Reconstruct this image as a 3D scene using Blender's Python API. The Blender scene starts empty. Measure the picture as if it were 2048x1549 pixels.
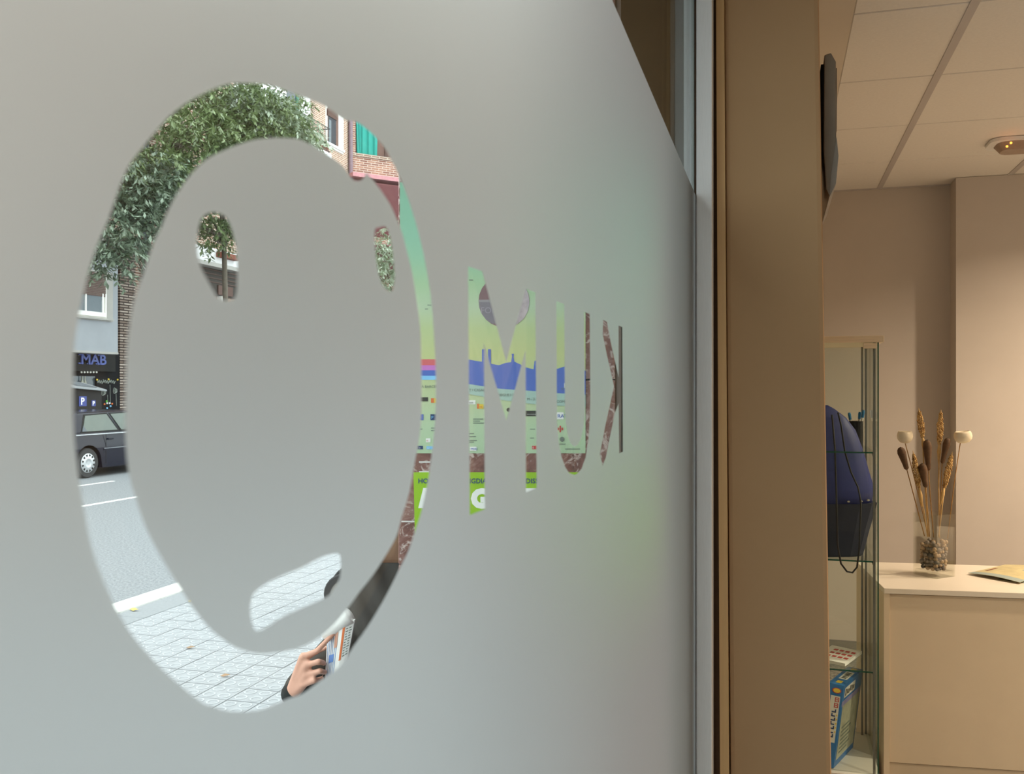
import bpy, bmesh, math, random
from mathutils import Vector, Matrix

random.seed(7)
SC = bpy.context.scene
COL = SC.collection

# ------------------------------------------------------------------ camera
FPX, CX, CY = 1850.0, 1024.0, 774.5          # focal length and centre in pixels of a 2048 x 1549 frame
PHI = math.atan((1555 - CX) / FPX)           # the window recedes to a vanishing point right of centre
H = 1.45
RV = Vector((math.cos(PHI), math.sin(PHI), 0))
FV = Vector((-math.sin(PHI), math.cos(PHI), 0))
EYE = Vector((0, 0, H))
cam_d = bpy.data.cameras.new('camera')
cam_d.sensor_width = 36
cam_d.lens = 36 * FPX / 2048
cam_d.clip_start = 0.02
cam_d.clip_end = 400
cam_d.dof.use_dof = True
cam_d.dof.focus_distance = 3.2
cam_d.dof.aperture_fstop = 13
cam = bpy.data.objects.new('camera', cam_d)
COL.objects.link(cam)
cam.location = EYE
cam.rotation_euler = (math.radians(90), 0, PHI)
SC.camera = cam

# ------------------------------------------------------------------ sky, exposure
SC.view_settings.view_transform = 'Standard'
SC.view_settings.look = 'None'
SC.view_settings.gamma = 1
SC.view_settings.use_curve_mapping = False
SC.view_settings.exposure = 0.0
SC.cycles.transparent_max_bounces = 40
SC.cycles.max_bounces = 14
wd = bpy.data.worlds.new('overcast_sky')
SC.world = wd
wd.use_nodes = True
bg = wd.node_tree.nodes['Background']
bg.inputs['Color'].default_value = (0.93, 0.965, 1.0, 1)
bg.inputs['Strength'].default_value = 3.8
LAMP = 1.0                                    # strength of the warm ceiling downlights

# ------------------------------------------------------------------ pixel rays to points on real planes
def ray(px, py):
    return RV * ((px - CX) / FPX) + FV + Vector((0, 0, -(py - CY) / FPX))
def P(px, py, fw): return EYE + ray(px, py) * fw
def onX(px, py, X): r = ray(px, py); return EYE + r * (X / r.x)
def onY(px, py, Y): r = ray(px, py); return EYE + r * (Y / r.y)
def onZ(px, py, Z): r = ray(px, py); return EYE + r * ((Z - H) / r.z)

# ------------------------------------------------------------------ materials
def lin(c):
    if isinstance(c, str):
        c = c.lstrip('#')
        c = [int(c[i:i + 2], 16) / 255 for i in (0, 2, 4)]
        c = [v / 12.92 if v <= .04045 else ((v + .055) / 1.055) ** 2.4 for v in c]
    return (c[0], c[1], c[2], 1)

def newmat(name):
    m = bpy.data.materials.new(name)
    m.use_nodes = True
    nt = m.node_tree
    return m, nt, nt.nodes['Principled BSDF']

def N(nt, kind, **kw):
    n = nt.nodes.new(kind)
    for k, v in kw.items():
        if k in n.inputs: n.inputs[k].default_value = v
        else: setattr(n, k, v)
    return n

def mat(name, col, rough=.6, metal=0, var=.12, scale=8, bump=0, emit=0, spec=.5, coat=0, stretch=None):
    m, nt, b = newmat(name)
    b.inputs['Roughness'].default_value = rough
    b.inputs['Metallic'].default_value = metal
    b.inputs['Specular IOR Level'].default_value = spec
    b.inputs['Coat Weight'].default_value = coat
    tc = N(nt, 'ShaderNodeTexCoord')
    src = tc.outputs['Object']
    if stretch:
        mp = N(nt, 'ShaderNodeMapping'); mp.inputs['Scale'].default_value = stretch
        nt.links.new(src, mp.inputs[0]); src = mp.outputs[0]
    nz = N(nt, 'ShaderNodeTexNoise', Scale=scale, Detail=5.0, Roughness=.6)
    nt.links.new(src, nz.inputs['Vector'])
    mr = N(nt, 'ShaderNodeMapRange')
    mr.inputs[1].default_value = .3; mr.inputs[2].default_value = .7
    mr.inputs[3].default_value = 1 - var; mr.inputs[4].default_value = 1 + var
    nt.links.new(nz.outputs['Fac'], mr.inputs[0])
    hs = N(nt, 'ShaderNodeHueSaturation')
    hs.inputs['Color'].default_value = lin(col)
    nt.links.new(mr.outputs[0], hs.inputs['Value'])
    nt.links.new(hs.outputs[0], b.inputs['Base Color'])
    if bump:
        bp = N(nt, 'ShaderNodeBump', Strength=bump, Distance=.004)
        nt.links.new(nz.outputs['Fac'], bp.inputs['Height'])
        nt.links.new(bp.outputs[0], b.inputs['Normal'])
    if emit:
        b.inputs['Emission Color'].default_value = lin(col)
        b.inputs['Emission Strength'].default_value = emit
    return m

def speckle(name, base, dark, light, scale, rough=.7, amt=.5):
    m, nt, b = newmat(name)
    b.inputs['Roughness'].default_value = rough
    tc = N(nt, 'ShaderNodeTexCoord')
    nz = N(nt, 'ShaderNodeTexNoise', Scale=scale, Detail=3.0, Roughness=.75)
    nt.links.new(tc.outputs['Object'], nz.inputs['Vector'])
    cr = N(nt, 'ShaderNodeValToRGB')
    e = cr.color_ramp.elements
    e[0].position = .36; e[0].color = lin(dark)
    e[1].position = .66; e[1].color = lin(light)
    mid = cr.color_ramp.elements.new(.5); mid.color = lin(base)
    nt.links.new(nz.outputs['Fac'], cr.inputs[0])
    nt.links.new(cr.outputs[0], b.inputs['Base Color'])
    return m

def marble_mat(name):
    m, nt, b = newmat(name)
    b.inputs['Roughness'].default_value = .25
    tc = N(nt, 'ShaderNodeTexCoord')
    nz = N(nt, 'ShaderNodeTexNoise', Scale=16.0, Detail=8.0, Roughness=.7, Distortion=1.2)
    nt.links.new(tc.outputs['Object'], nz.inputs['Vector'])
    cr = N(nt, 'ShaderNodeValToRGB')
    e = cr.color_ramp.elements
    e[0].position = .3; e[0].color = lin('#5d3a36')
    e[1].position = .72; e[1].color = lin('#a88a84')
    x = cr.color_ramp.elements.new(.5); x.color = lin('#80574f')
    nt.links.new(nz.outputs['Fac'], cr.inputs[0])
    n2 = N(nt, 'ShaderNodeTexNoise', Scale=22.0, Detail=6.0, Roughness=.65, Distortion=2.5)
    nt.links.new(tc.outputs['Object'], n2.inputs['Vector'])
    c2 = N(nt, 'ShaderNodeValToRGB')
    e = c2.color_ramp.elements
    e[0].position = .53; e[0].color = (0, 0, 0, 1)
    e[1].position = .62; e[1].color = (1, 1, 1, 1)
    nt.links.new(n2.outputs['Fac'], c2.inputs[0])
    mx = N(nt, 'ShaderNodeMix', data_type='RGBA')
    nt.links.new(c2.outputs[0], mx.inputs[0])
    nt.links.new(cr.outputs[0], mx.inputs[6])
    mx.inputs[7].default_value = lin('#c3b0aa')
    nt.links.new(mx.outputs[2], b.inputs['Base Color'])
    return m

def brick_mat(name, c1, c2, mortar, axis=(0, 1, 0), bw=.30, rh=.085, ms=.02, bump=.5):
    m, nt, b = newmat(name)
    b.inputs['Roughness'].default_value = .85
    g = N(nt, 'ShaderNodeNewGeometry')
    dp = N(nt, 'ShaderNodeVectorMath', operation='DOT_PRODUCT')
    nt.links.new(g.outputs['Position'], dp.inputs[0])
    dp.inputs[1].default_value = axis
    sp = N(nt, 'ShaderNodeSeparateXYZ'); nt.links.new(g.outputs['Position'], sp.inputs[0])
    cb = N(nt, 'ShaderNodeCombineXYZ')
    nt.links.new(dp.outputs['Value'], cb.inputs[0]); nt.links.new(sp.outputs[2], cb.inputs[1])
    br = N(nt, 'ShaderNodeTexBrick')
    br.inputs['Color1'].default_value = lin(c1); br.inputs['Color2'].default_value = lin(c2)
    br.inputs['Mortar'].default_value = lin(mortar)
    br.inputs['Scale'].default_value = 1
    br.inputs['Mortar Size'].default_value = ms
    br.inputs['Brick Width'].default_value = bw
    br.inputs['Row Height'].default_value = rh
    nt.links.new(cb.outputs[0], br.inputs['Vector'])
    nt.links.new(br.outputs['Color'], b.inputs['Base Color'])
    bp = N(nt, 'ShaderNodeBump', Strength=bump, Distance=.02)
    nt.links.new(br.outputs['Fac'], bp.inputs['Height']); bp.invert = True
    nt.links.new(bp.outputs[0], b.inputs['Normal'])
    return m

def glass_mat(name, tint='#f4faf7', f0=.02, f90=.3, rough=0.0):
    m = bpy.data.materials.new(name); m.use_nodes = True
    nt = m.node_tree; nt.nodes.clear()
    out = N(nt, 'ShaderNodeOutputMaterial')
    tr = N(nt, 'ShaderNodeBsdfTransparent'); tr.inputs[0].default_value = lin(tint)
    gl = N(nt, 'ShaderNodeBsdfGlossy'); gl.inputs['Roughness'].default_value = rough
    lw = N(nt, 'ShaderNodeLayerWeight', Blend=.5)
    pw = N(nt, 'ShaderNodeMath', operation='POWER'); pw.inputs[1].default_value = 5
    nt.links.new(lw.outputs['Facing'], pw.inputs[0])
    ma = N(nt, 'ShaderNodeMath', operation='MULTIPLY_ADD')
    ma.inputs[1].default_value = f90; ma.inputs[2].default_value = f0
    nt.links.new(pw.outputs[0], ma.inputs[0])
    mx = N(nt, 'ShaderNodeMixShader')
    nt.links.new(ma.outputs[0], mx.inputs[0]); nt.links.new(tr.outputs[0], mx.inputs[1]); nt.links.new(gl.outputs[0], mx.inputs[2])
    nt.links.new(mx.outputs[0], out.inputs[0])
    return m

def film_mat(name):
    m = bpy.data.materials.new(name); m.use_nodes = True
    nt = m.node_tree; nt.nodes.clear()
    out = N(nt, 'ShaderNodeOutputMaterial')
    tr = N(nt, 'ShaderNodeBsdfTranslucent'); tr.inputs[0].default_value = (.112, .114, .114, 1)
    df = N(nt, 'ShaderNodeBsdfDiffuse'); df.inputs[0].default_value = (.10, .10, .10, 1)
    nz = N(nt, 'ShaderNodeTexNoise', Scale=60.0, Detail=2.0)
    mr = N(nt, 'ShaderNodeMapRange'); mr.inputs[3].default_value = .48; mr.inputs[4].default_value = .52
    nt.links.new(nz.outputs['Fac'], mr.inputs[0])
    rf = N(nt, 'ShaderNodeBsdfRefraction'); rf.inputs['Color'].default_value = (.36, .364, .368, 1)
    rf.inputs['Roughness'].default_value = .85; rf.inputs['IOR'].default_value = 1.35
    ad = N(nt, 'ShaderNodeAddShader'); a2 = N(nt, 'ShaderNodeAddShader')
    nt.links.new(tr.outputs[0], ad.inputs[0]); nt.links.new(df.outputs[0], ad.inputs[1])
    nt.links.new(ad.outputs[0], a2.inputs[0]); nt.links.new(rf.outputs[0], a2.inputs[1])
    nt.links.new(a2.outputs[0], out.inputs[0])
    return m

def leaf_mat(name, c1, c2):
    m, nt, b = newmat(name)
    b.inputs['Roughness'].default_value = .33
    b.inputs['Specular IOR Level'].default_value = .8
    g = N(nt, 'ShaderNodeNewGeometry')
    mx = N(nt, 'ShaderNodeMix', data_type='RGBA')
    nt.links.new(g.outputs['Random Per Island'], mx.inputs[0])
    mx.inputs[6].default_value = lin(c1); mx.inputs[7].default_value = lin(c2)
    nt.links.new(mx.outputs[2], b.inputs['Base Color'])
    tl = N(nt, 'ShaderNodeBsdfTranslucent')
    nt.links.new(mx.outputs[2], tl.inputs[0])
    ms = N(nt, 'ShaderNodeMixShader'); ms.inputs[0].default_value = .25
    out = nt.nodes['Material Output']
    nt.links.new(b.outputs[0], ms.inputs[1]); nt.links.new(tl.outputs[0], ms.inputs[2])
    nt.links.new(ms.outputs[0], out.inputs[0])
    return m

def ramp_z(name, stops, z0, z1, rough=.5):
    """a printed colour gradient running up a poster"""
    m, nt, b = newmat(name)
    b.inputs['Roughness'].default_value = rough
    g = N(nt, 'ShaderNodeNewGeometry'); sp = N(nt, 'ShaderNodeSeparateXYZ')
    nt.links.new(g.outputs['Position'], sp.inputs[0])
    mr = N(nt, 'ShaderNodeMapRange'); mr.inputs[1].default_value = z0; mr.inputs[2].default_value = z1
    nt.links.new(sp.outputs[2], mr.inputs[0])
    cr = N(nt, 'ShaderNodeValToRGB')
    e = cr.color_ramp.elements
    e[0].position = stops[0][0]; e[0].color = lin(stops[0][1])
    e[1].position = stops[-1][0]; e[1].color = lin(stops[-1][1])
    for p, c in stops[1:-1]:
        x = e.new(p); x.color = lin(c)
    nt.links.new(mr.outputs[0], cr.inputs[0]); nt.links.new(cr.outputs[0], b.inputs['Base Color'])
    return m

M = dict(
    plaster=mat('warm_plaster', '#cfc4b4', .9, var=.03, scale=3, bump=.08),
    tanplaster=mat('tan_plaster', '#ab8a66', .9, var=.03, scale=3, bump=.08),
    backwall=mat('back_wall_paint', '#c6bcb2', .9, var=.03, scale=3, bump=.05),
    tile=mat('ceiling_tile_fibre', '#e4dfd8', .95, var=.03, scale=90, bump=.15),
    tbar=mat('ceiling_bar_paint', '#bcb5b2', .5, var=.02),
    floor=speckle('granite_floor', '#7f7a74', '#4c4844', '#aaa59c', 60, .35),
    skirting=mat('grey_skirting', '#77726d', .5, var=.05),
    alu=mat('satin_aluminium', '#e8eaee', .5, 0, var=.04, scale=30, stretch=(40, 40, 1)),
    brownjamb=mat('dark_brown_jamb', '#5a4638', .6, var=.06, scale=4),
    darkgap=mat('dark_seal', '#4a3320', .8),
    batten=mat('beige_batten', '#c9a473', .6, var=.05, scale=5, stretch=(20, 20, 1)),
    glass=glass_mat('window_glass', '#f3f8f5'),
    cabglass=glass_mat('cabinet_glass', '#fafdfb', .02, .5),
    vaseglass=glass_mat('vase_glass', '#fcfcfa', .045, .7),
    glassedge=mat('green_glass_edge', '#1f5a4a', .15, var=.05),
    film=film_mat('frosted_film'),
    beech=mat('pale_beech', '#e6d2b4', .5, var=.08, scale=6, stretch=(2, 30, 30)),
    counter=mat('cream_laminate', '#dcc9ac', .4, var=.02),
    countertop=mat('white_laminate_top', '#e6dccb', .3, var=.02),
    metal=mat('grey_metal', '#8f8b85', .35, .8),
    white=mat('white_plastic', '#e8e6e2', .45, var=.02),
    offwhite=mat('off_white', '#d8d4cc', .7, var=.04),
    black=mat('matt_black', '#141414', .65, var=.1, spec=.2),
    charcoal=mat('charcoal_plastic', '#17171a', .6, spec=.2),
    monitorgrey=mat('monitor_casing', '#7c6f60', .5),
    greyplastic=mat('grey_plastic', '#857d74', .45),
    bluecloth=mat('royal_blue_nylon', '#16266e', .55, var=.12, scale=10, bump=.3),
    navycloth=mat('navy_canvas', '#1a2036', .8, var=.1, scale=40, bump=.2),
    cord=mat('black_cord', '#111114', .6),
    penblue=mat('pen_blue', '#2477a8', .35),
    boxblue=mat('game_box_blue', '#2a6fb0', .35, var=.1, scale=20),
    boxpale=mat('game_box_picture', '#a9ac98', .4, var=.25, scale=25),
    boxlilac=mat('game_box_band', '#8a86b4', .4, var=.1),
    yellow=mat('yellow_print', '#e2c23c', .5),
    orange=mat('orange_print', '#d9713a', .5),
    red=mat('red_print', '#c23b3b', .5),
    inkdark=mat('dark_ink', '#35352f', .6),
    inkgrey=mat('grey_ink', '#6f7a72', .6),
    navyink=mat('navy_ink', '#24406e', .6),
    paper=mat('white_paper', '#efefec', .6, var=.02),
    lime=mat('lime_poster_paper', '#93c010', .45, var=.02),
    posterblue=mat('skyline_blue', '#4f6cc0', .5, var=.04, scale=4),
    postergrey=mat('poster_grey_band', '#a9c4bb', .5, var=.02),
    pink=mat('pink_print', '#c878c8', .5), rosered=mat('rose_print', '#d8686e', .5),
    skyblue=mat('sky_blue_print', '#84c4f2', .5),
    maroonprint=mat('maroon_print', '#836468', .5, var=.12, scale=30),
    tape=mat('clear_tape', '#e2dedc', .2),
    marble=marble_mat('red_marble'),
    panotring=mat('pale_ring_cement', '#a6a8ab', .7, var=.08, scale=20),
    panot=mat('pavement_cement', '#939599', .75, var=.10, scale=14, bump=.15),
    joint=mat('pavement_joint', '#77787a', .9, var=.1),
    granite=mat('granite_slab', '#85888c', .7, var=.08, scale=40),
    kerb=mat('pale_kerb', '#d6d6d2', .7, var=.05, scale=12),
    asphalt=speckle('asphalt', '#7b7e82', '#65686c', '#8f9296', 40, .8),
    roadline=mat('road_marking', '#e2e2de', .7, var=.08, scale=20),
    brick=brick_mat('pink_brick', '#86604f', '#704a3e', '#b4a698'),
    palebrick=brick_mat('pale_brick', '#a07862', '#8a6250', '#c4b4a6'),
    stone=brick_mat('rough_stone', '#b5a79c', '#6c574c', '#3c2e28', bw=.42, rh=.08, ms=.022, bump=1.0),
    stucco=mat('grey_stucco', '#96999f', .9, var=.05, scale=2, bump=.3),
    whitewall=mat('white_render', '#dcdcde', .85, var=.04, scale=2),
    concrete=mat('concrete_slab', '#a3a09c', .85, var=.06, scale=3),
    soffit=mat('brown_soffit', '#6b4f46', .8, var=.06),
    shutterbrown=mat('brown_shutter', '#50342b', .6, var=.08),
    shopdark=mat('dark_shop_front', '#0f0f14', .8, var=.15, spec=.15),
    shutterdark=mat('dark_brown_cladding', '#2c251f', .7, var=.12, scale=3),
    windowdark=mat('dark_window', '#39424a', .12, var=.2, scale=2),
    curtain=mat('window_curtain', '#6c757c', .8, var=.2, scale=9, stretch=(1, 12, 1)),
    teal=mat('teal_curtain', '#1c8c80', .7, var=.08, scale=5),
    pipe=mat('slate_pipe', '#4b515a', .5), pipered=mat('mauve_pipe', '#7c6670', .5),
    iron=mat('dark_iron', '#3a3a3c', .5),
    maroon=mat('maroon_canvas', '#6a3b3e', .8), rosecanvas=mat('rose_canvas_edge', '#b98288', .8),
    mabblue=mat('blue_sign_letter', '#223c8c', .4),
    terracotta=mat('terracotta', '#7c4636', .8),
    leafA=leaf_mat('street_leaf', '#3c4c24', '#7f9062'),
    leafP=leaf_mat('sky_glare_leaf', '#5f7348', '#c2cdbc'),  # sky gloss and overexposure put into a paler leaf colour
    leafB=leaf_mat('olive_leaf', '#364228', '#8a9a86'),
    bark=mat('bark', '#5a5248', .9, var=.2, scale=12, bump=.6),
    carpaint=mat('dark_blue_car_paint', '#05071c', .2, var=.03, coat=0, spec=.3),
    carglass=mat('car_window_glass', '#4a534c', .05, var=.1),
    rubber=mat('tyre_rubber', '#2a2a2c', .8), hub=mat('silver_hubcap', '#b8babd', .35, .5),
    chrome=mat('chrome', '#d2d4d8', .15, .9),
    skin=mat('skin', '#c79580', .55, var=.06, scale=20),
    coat=mat('dark_grey_coat', '#35312d', .8, var=.1, scale=18, bump=.3),
    cuff=mat('black_knit_cuff', '#14191a', .95, var=.2, scale=120, bump=.6),
    trousers=mat('charcoal_trousers', '#343231', .85, var=.08),
    leather=mat('tan_leather', '#6e4c34', .5, var=.12, scale=12),
    hair=mat('dark_hair', '#2a211b', .6),
    strawpale=mat('dry_straw', '#c9a468', .8, var=.15, scale=60),
    strawdark=mat('dry_husk', '#a07840', .85, var=.25, scale=90),
    podbrown=mat('brown_seed_pod', '#5e432a', .8, var=.4, scale=30, bump=.4),
    podwhite=mat('cream_pod', '#eadcc0', .8, var=.06, scale=30),
    pebbleA=mat('pebble_grey', '#7b7168', .6, var=.2, scale=60), pebbleB=mat('pebble_tan', '#a58c6e', .6, var=.2, scale=60),
    pebbleC=mat('pebble_dark', '#4d4844', .6, var=.2, scale=60),
    leaflet=mat('leaflet_print', '#c6b888', .4, var=.15, scale=30), leafletblue=mat('leaflet_blue_edge', '#93a29c', .4, var=.1),
    led=mat('orange_led', '#ff7a1e', .4, emit=14), diffuser=mat('lamp_diffuser', '#a58e7c', .25, var=.1, scale=20),
    lampglow=mat('warm_lamp_glow', '#ffd29a', .4, emit=9),
)

# ------------------------------------------------------------------ mesh helpers
class MB:
    def __init__(s): s.v = []; s.f = []
    def add(s, vs, fs):
        o = len(s.v); s.v += [Vector(v) for v in vs]; s.f += [[i + o for i in f] for f in fs]; return s
    def box(s, a, b):
        x0, x1 = sorted((a[0], b[0])); y0, y1 = sorted((a[1], b[1])); z0, z1 = sorted((a[2], b[2]))
        return s.hexa([(x0, y0, z0), (x1, y0, z0), (x1, y1, z0), (x0, y1, z0)], [(x0, y0, z1), (x1, y0, z1), (x1, y1, z1), (x0, y1, z1)])
    def hexa(s, bot, top):
        return s.add(list(bot) + list(top), [[3, 2, 1, 0], [4, 5, 6, 7], [0, 1, 5, 4], [1, 2, 6, 5], [2, 3, 7, 6], [3, 0, 4, 7]])
    def obox(s, o, u, v, w):
        o, u, v, w = map(Vector, (o, u, v, w))
        return s.hexa([o, o + u, o + u + v, o + v], [o + w, o + u + w, o + u + v + w, o + v + w])
    def prism(s, pts, ext):
        pts = [Vector(p) for p in pts]; ext = Vector(ext); n = len(pts)
        return s.add(pts + [p + ext for p in pts], [list(range(n))[::-1], list(range(n, 2 * n))] + [[i, (i + 1) % n, n + (i + 1) % n, n + i] for i in range(n)])
    def tube(s, pts, r, n=8, cap=True):
        pts = [Vector(p) for p in pts]
        rs = r if isinstance(r, (list, tuple)) else [r] * len(pts)
        rings = []; prev = None
        for i, p in enumerate(pts):
            t = (pts[min(i + 1, len(pts) - 1)] - pts[max(i - 1, 0)]).normalized()
            a = Vector((0, 0, 1)) if abs(t.z) < .9 else Vector((1, 0, 0))
            if prev is not None: a = prev
            u = (a - t * a.dot(t)).normalized(); w = t.cross(u); prev = u
            rings.append([p + (u * math.cos(2 * math.pi * k / n) + w * math.sin(2 * math.pi * k / n)) * rs[i] for k in range(n)])
        vs = [q for g in rings for q in g]; fs = []
        for i in range(len(pts) - 1):
            for k in range(n):
                fs.append([i * n + k, i * n + (k + 1) % n, (i + 1) * n + (k + 1) % n, (i + 1) * n + k])
        if cap: fs += [list(range(n))[::-1], [(len(pts) - 1) * n + k for k in range(n)]]
        return s.add(vs, fs)
    def lathe(s, prof, o=(0, 0, 0), axis=(0, 0, 1), n=20):
        o = Vector(o); t = Vector(axis).normalized()
        a = Vector((0, 0, 1)) if abs(t.z) < .9 else Vector((1, 0, 0))
        u = (a - t * a.dot(t)).normalized(); w = t.cross(u)
        vs = []; fs = []
        for (r, h) in prof:
            for k in range(n):
                c = 2 * math.pi * k / n
                vs.append(o + t * h + (u * math.cos(c) + w * math.sin(c)) * max(r, 1e-5))
        for i in range(len(prof) - 1):
            for k in range(n):
                fs.append([i * n + k, i * n + (k + 1) % n, (i + 1) * n + (k + 1) % n, (i + 1) * n + k])
        fs += [list(range(n))[::-1], [(len(prof) - 1) * n + k for k in range(n)]]
        return s.add(vs, fs)
    def ball(s, c, r, nu=12, nv=8, M3=None):
        c = Vector(c); r = Vector(r if isinstance(r, (tuple, list, Vector)) else (r, r, r))
        vs = []; fs = []
        for i in range(nv + 1):
            th = math.pi * i / nv
            for k in range(nu):
                ph = 2 * math.pi * k / nu
                q = Vector((r.x * math.sin(th) * math.cos(ph), r.y * math.sin(th) * math.sin(ph), r.z * math.cos(th)))
                if M3 is not None: q = M3 @ q
                vs.append(c + q)
        for i in range(nv):
            for k in range(nu):
                fs.append([i * nu + k, (i + 1) * nu + k, (i + 1) * nu + (k + 1) % nu, i * nu + (k + 1) % nu])
        return s.add(vs, fs)
    def capsule(s, a, b, ra, rb, n=12):
        a, b = Vector(a), Vector(b); d = (b - a); L = d.length; t = d / L
        prof = []
        for i in range(5): th = math.pi / 2 * (i / 4); prof.append((ra * math.sin(th), -ra * math.cos(th)))
        for i in range(5): th = math.pi / 2 * (i / 4); prof.append((rb * math.cos(th), L + rb * math.sin(th)))
        return s.lathe(prof, a, t, n)

WM = {}                                          # world matrix of every root and part
def mesh_from(name, mb, Minv=None, smooth=False, bevel=0, weld=True, segs=2):
    me = bpy.data.meshes.new(name)
    vs = [Minv @ v for v in mb.v] if Minv else mb.v
    me.from_pydata([tuple(v) for v in vs], [], mb.f)
    bm = bmesh.new(); bm.from_mesh(me)
    if weld: bmesh.ops.remove_doubles(bm, verts=bm.verts, dist=1e-5)
    if weld: bmesh.ops.recalc_face_normals(bm, faces=bm.faces)
    if bevel:
        es = [e for e in bm.edges if len(e.link_faces) == 2 and e.calc_face_angle(0) > .5]
        bmesh.ops.bevel(bm, geom=es, offset=bevel, segments=segs, affect='EDGES', profile=.6, clamp_overlap=True)
    bm.to_mesh(me); bm.free()
    if smooth:
        for p in me.polygons: p.use_smooth = True
    me.update()
    return me

def tag(o, label=None, cat=None, group=None, kind=None):
    if label: o['label'] = label
    if cat: o['category'] = cat
    if group: o['group'] = group
    if kind: o['kind'] = kind
    return o

def root(name, loc, label=None, cat=None, group=None, kind=None, rz=0):
    o = bpy.data.objects.new(name, None); COL.objects.link(o)
    o.empty_display_size = .1
    o.location = loc; o.rotation_euler = (0, 0, rz)
    WM[o] = Matrix.Translation(Vector(loc)) @ Matrix.Rotation(rz, 4, 'Z')
    return tag(o, label, cat, group, kind)

def obj(name, mb, m, parent=None, label=None, cat=None, group=None, kind=None, smooth=False, bevel=0, weld=True, local=False, segs=2):
    if parent is None:
        xs = [v.x for v in mb.v]; ys = [v.y for v in mb.v]; zs = [v.z for v in mb.v]
        loc = Vector(((min(xs) + max(xs)) / 2, (min(ys) + max(ys)) / 2, min(zs)))
        W = Matrix.Translation(loc)
    else:
        W = WM[parent]; loc = Vector((0, 0, 0))
    me = mesh_from(name, mb, None if (local and parent) else W.inverted(), smooth, bevel, weld, segs)
    me.materials.append(M[m] if isinstance(m, str) else m)
    o = bpy.data.objects.new(name, me); COL.objects.link(o)
    if parent is not None: o.parent = parent
    else: o.location = loc
    WM[o] = W
    return tag(o, label, cat, group, kind)

def put_mesh(name, me, m, parent=None, loc=(0, 0, 0), **kw):
    if m is not None and not me.materials: me.materials.append(M[m] if isinstance(m, str) else m)
    o = bpy.data.objects.new(name, me); COL.objects.link(o)
    if parent is not None: o.parent = parent
    o.location = loc
    WM[o] = (WM[parent] if parent is not None else Matrix.Identity(4)) @ Matrix.Translation(Vector(loc))
    return tag(o, **kw)

def baked(mb, mods):
    """union of overlapping volumes -> one continuous surface"""
    me = bpy.data.meshes.new('t'); me.from_pydata([tuple(v) for v in mb.v], [], mb.f)
    o = bpy.data.objects.new('t', me); COL.objects.link(o)
    for kind, kw in mods:
        md = o.modifiers.new('m', kind)
        for k, v in kw.items(): setattr(md, k, v)
    dg = bpy.context.evaluated_depsgraph_get()
    r = bpy.data.meshes.new_from_object(o.evaluated_get(dg))
    bpy.data.objects.remove(o); bpy.data.meshes.remove(me)
    out = MB(); out.v = [v.co.copy() for v in r.vertices]; out.f = [list(p.vertices) for p in r.polygons]
    bpy.data.meshes.remove(r)
    return out
def remesh(mb, voxel, smooth=4):
    return baked(mb, [('REMESH', dict(mode='VOXEL', voxel_size=voxel)), ('SMOOTH', dict(factor=.5, iterations=smooth))])

def fill2d(polys, depth):
    """filled 2-D outlines with holes -> (u, v, w) triangles; w spans -depth..depth"""
    cu = bpy.data.curves.new('c', 'CURVE'); cu.dimensions = '2D'; cu.fill_mode = 'BOTH'; cu.extrude = depth
    for pl in polys:
        sp = cu.splines.new('POLY'); sp.points.add(len(pl) - 1); sp.use_cyclic_u = True
        for i, p in enumerate(pl): sp.points[i].co = (p[0], p[1], 0, 1)
    o = bpy.data.objects.new('c', cu); COL.objects.link(o)
    dg = bpy.context.evaluated_depsgraph_get()
    r = bpy.data.meshes.new_from_object(o.evaluated_get(dg))
    out = MB(); out.v = [v.co.copy() for v in r.vertices]; out.f = [list(p.vertices) for p in r.polygons]
    bpy.data.objects.remove(o); bpy.data.curves.remove(cu); bpy.data.meshes.remove(r)
    return out

def text_mb(s, size, o, right, up, out=.0006, shear=0, align='LEFT', bold=0, sx=1):
    cu = bpy.data.curves.new('t', 'FONT'); cu.body = s; cu.size = size; cu.shear = shear; cu.align_x = align
    cu.extrude = out; cu.offset = bold; cu.resolution_u = 3
    ob = bpy.data.objects.new('t', cu); COL.objects.link(ob)
    dg = bpy.context.evaluated_depsgraph_get()
    r = bpy.data.meshes.new_from_object(ob.evaluated_get(dg))
    right, up = Vector(right).normalized(), Vector(up).normalized(); nrm = right.cross(up); o = Vector(o)
    mb = MB(); mb.v = [o + right * v.co.x * sx + up * v.co.y + nrm * v.co.z for v in r.vertices]; mb.f = [list(p.vertices) for p in r.polygons]
    bpy.data.objects.remove(ob); bpy.data.curves.remove(cu); bpy.data.meshes.remove(r)
    return mb

def smooth_closed(pts, k=4):
    n = len(pts); out = []
    for i in range(n):
        p0, p1, p2, p3 = (Vector(pts[(i + j - 1) % n]).to_2d() for j in range(4))
        for s in range(k):
            t = s / k
            out.append(.5 * ((2 * p1) + (p2 - p0) * t + (2 * p0 - 5 * p1 + 4 * p2 - p3) * t * t + (3 * p1 - p0 - 3 * p2 + p3) * t ** 3))
    return out

UP = Vector((0, 0, 1))
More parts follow.
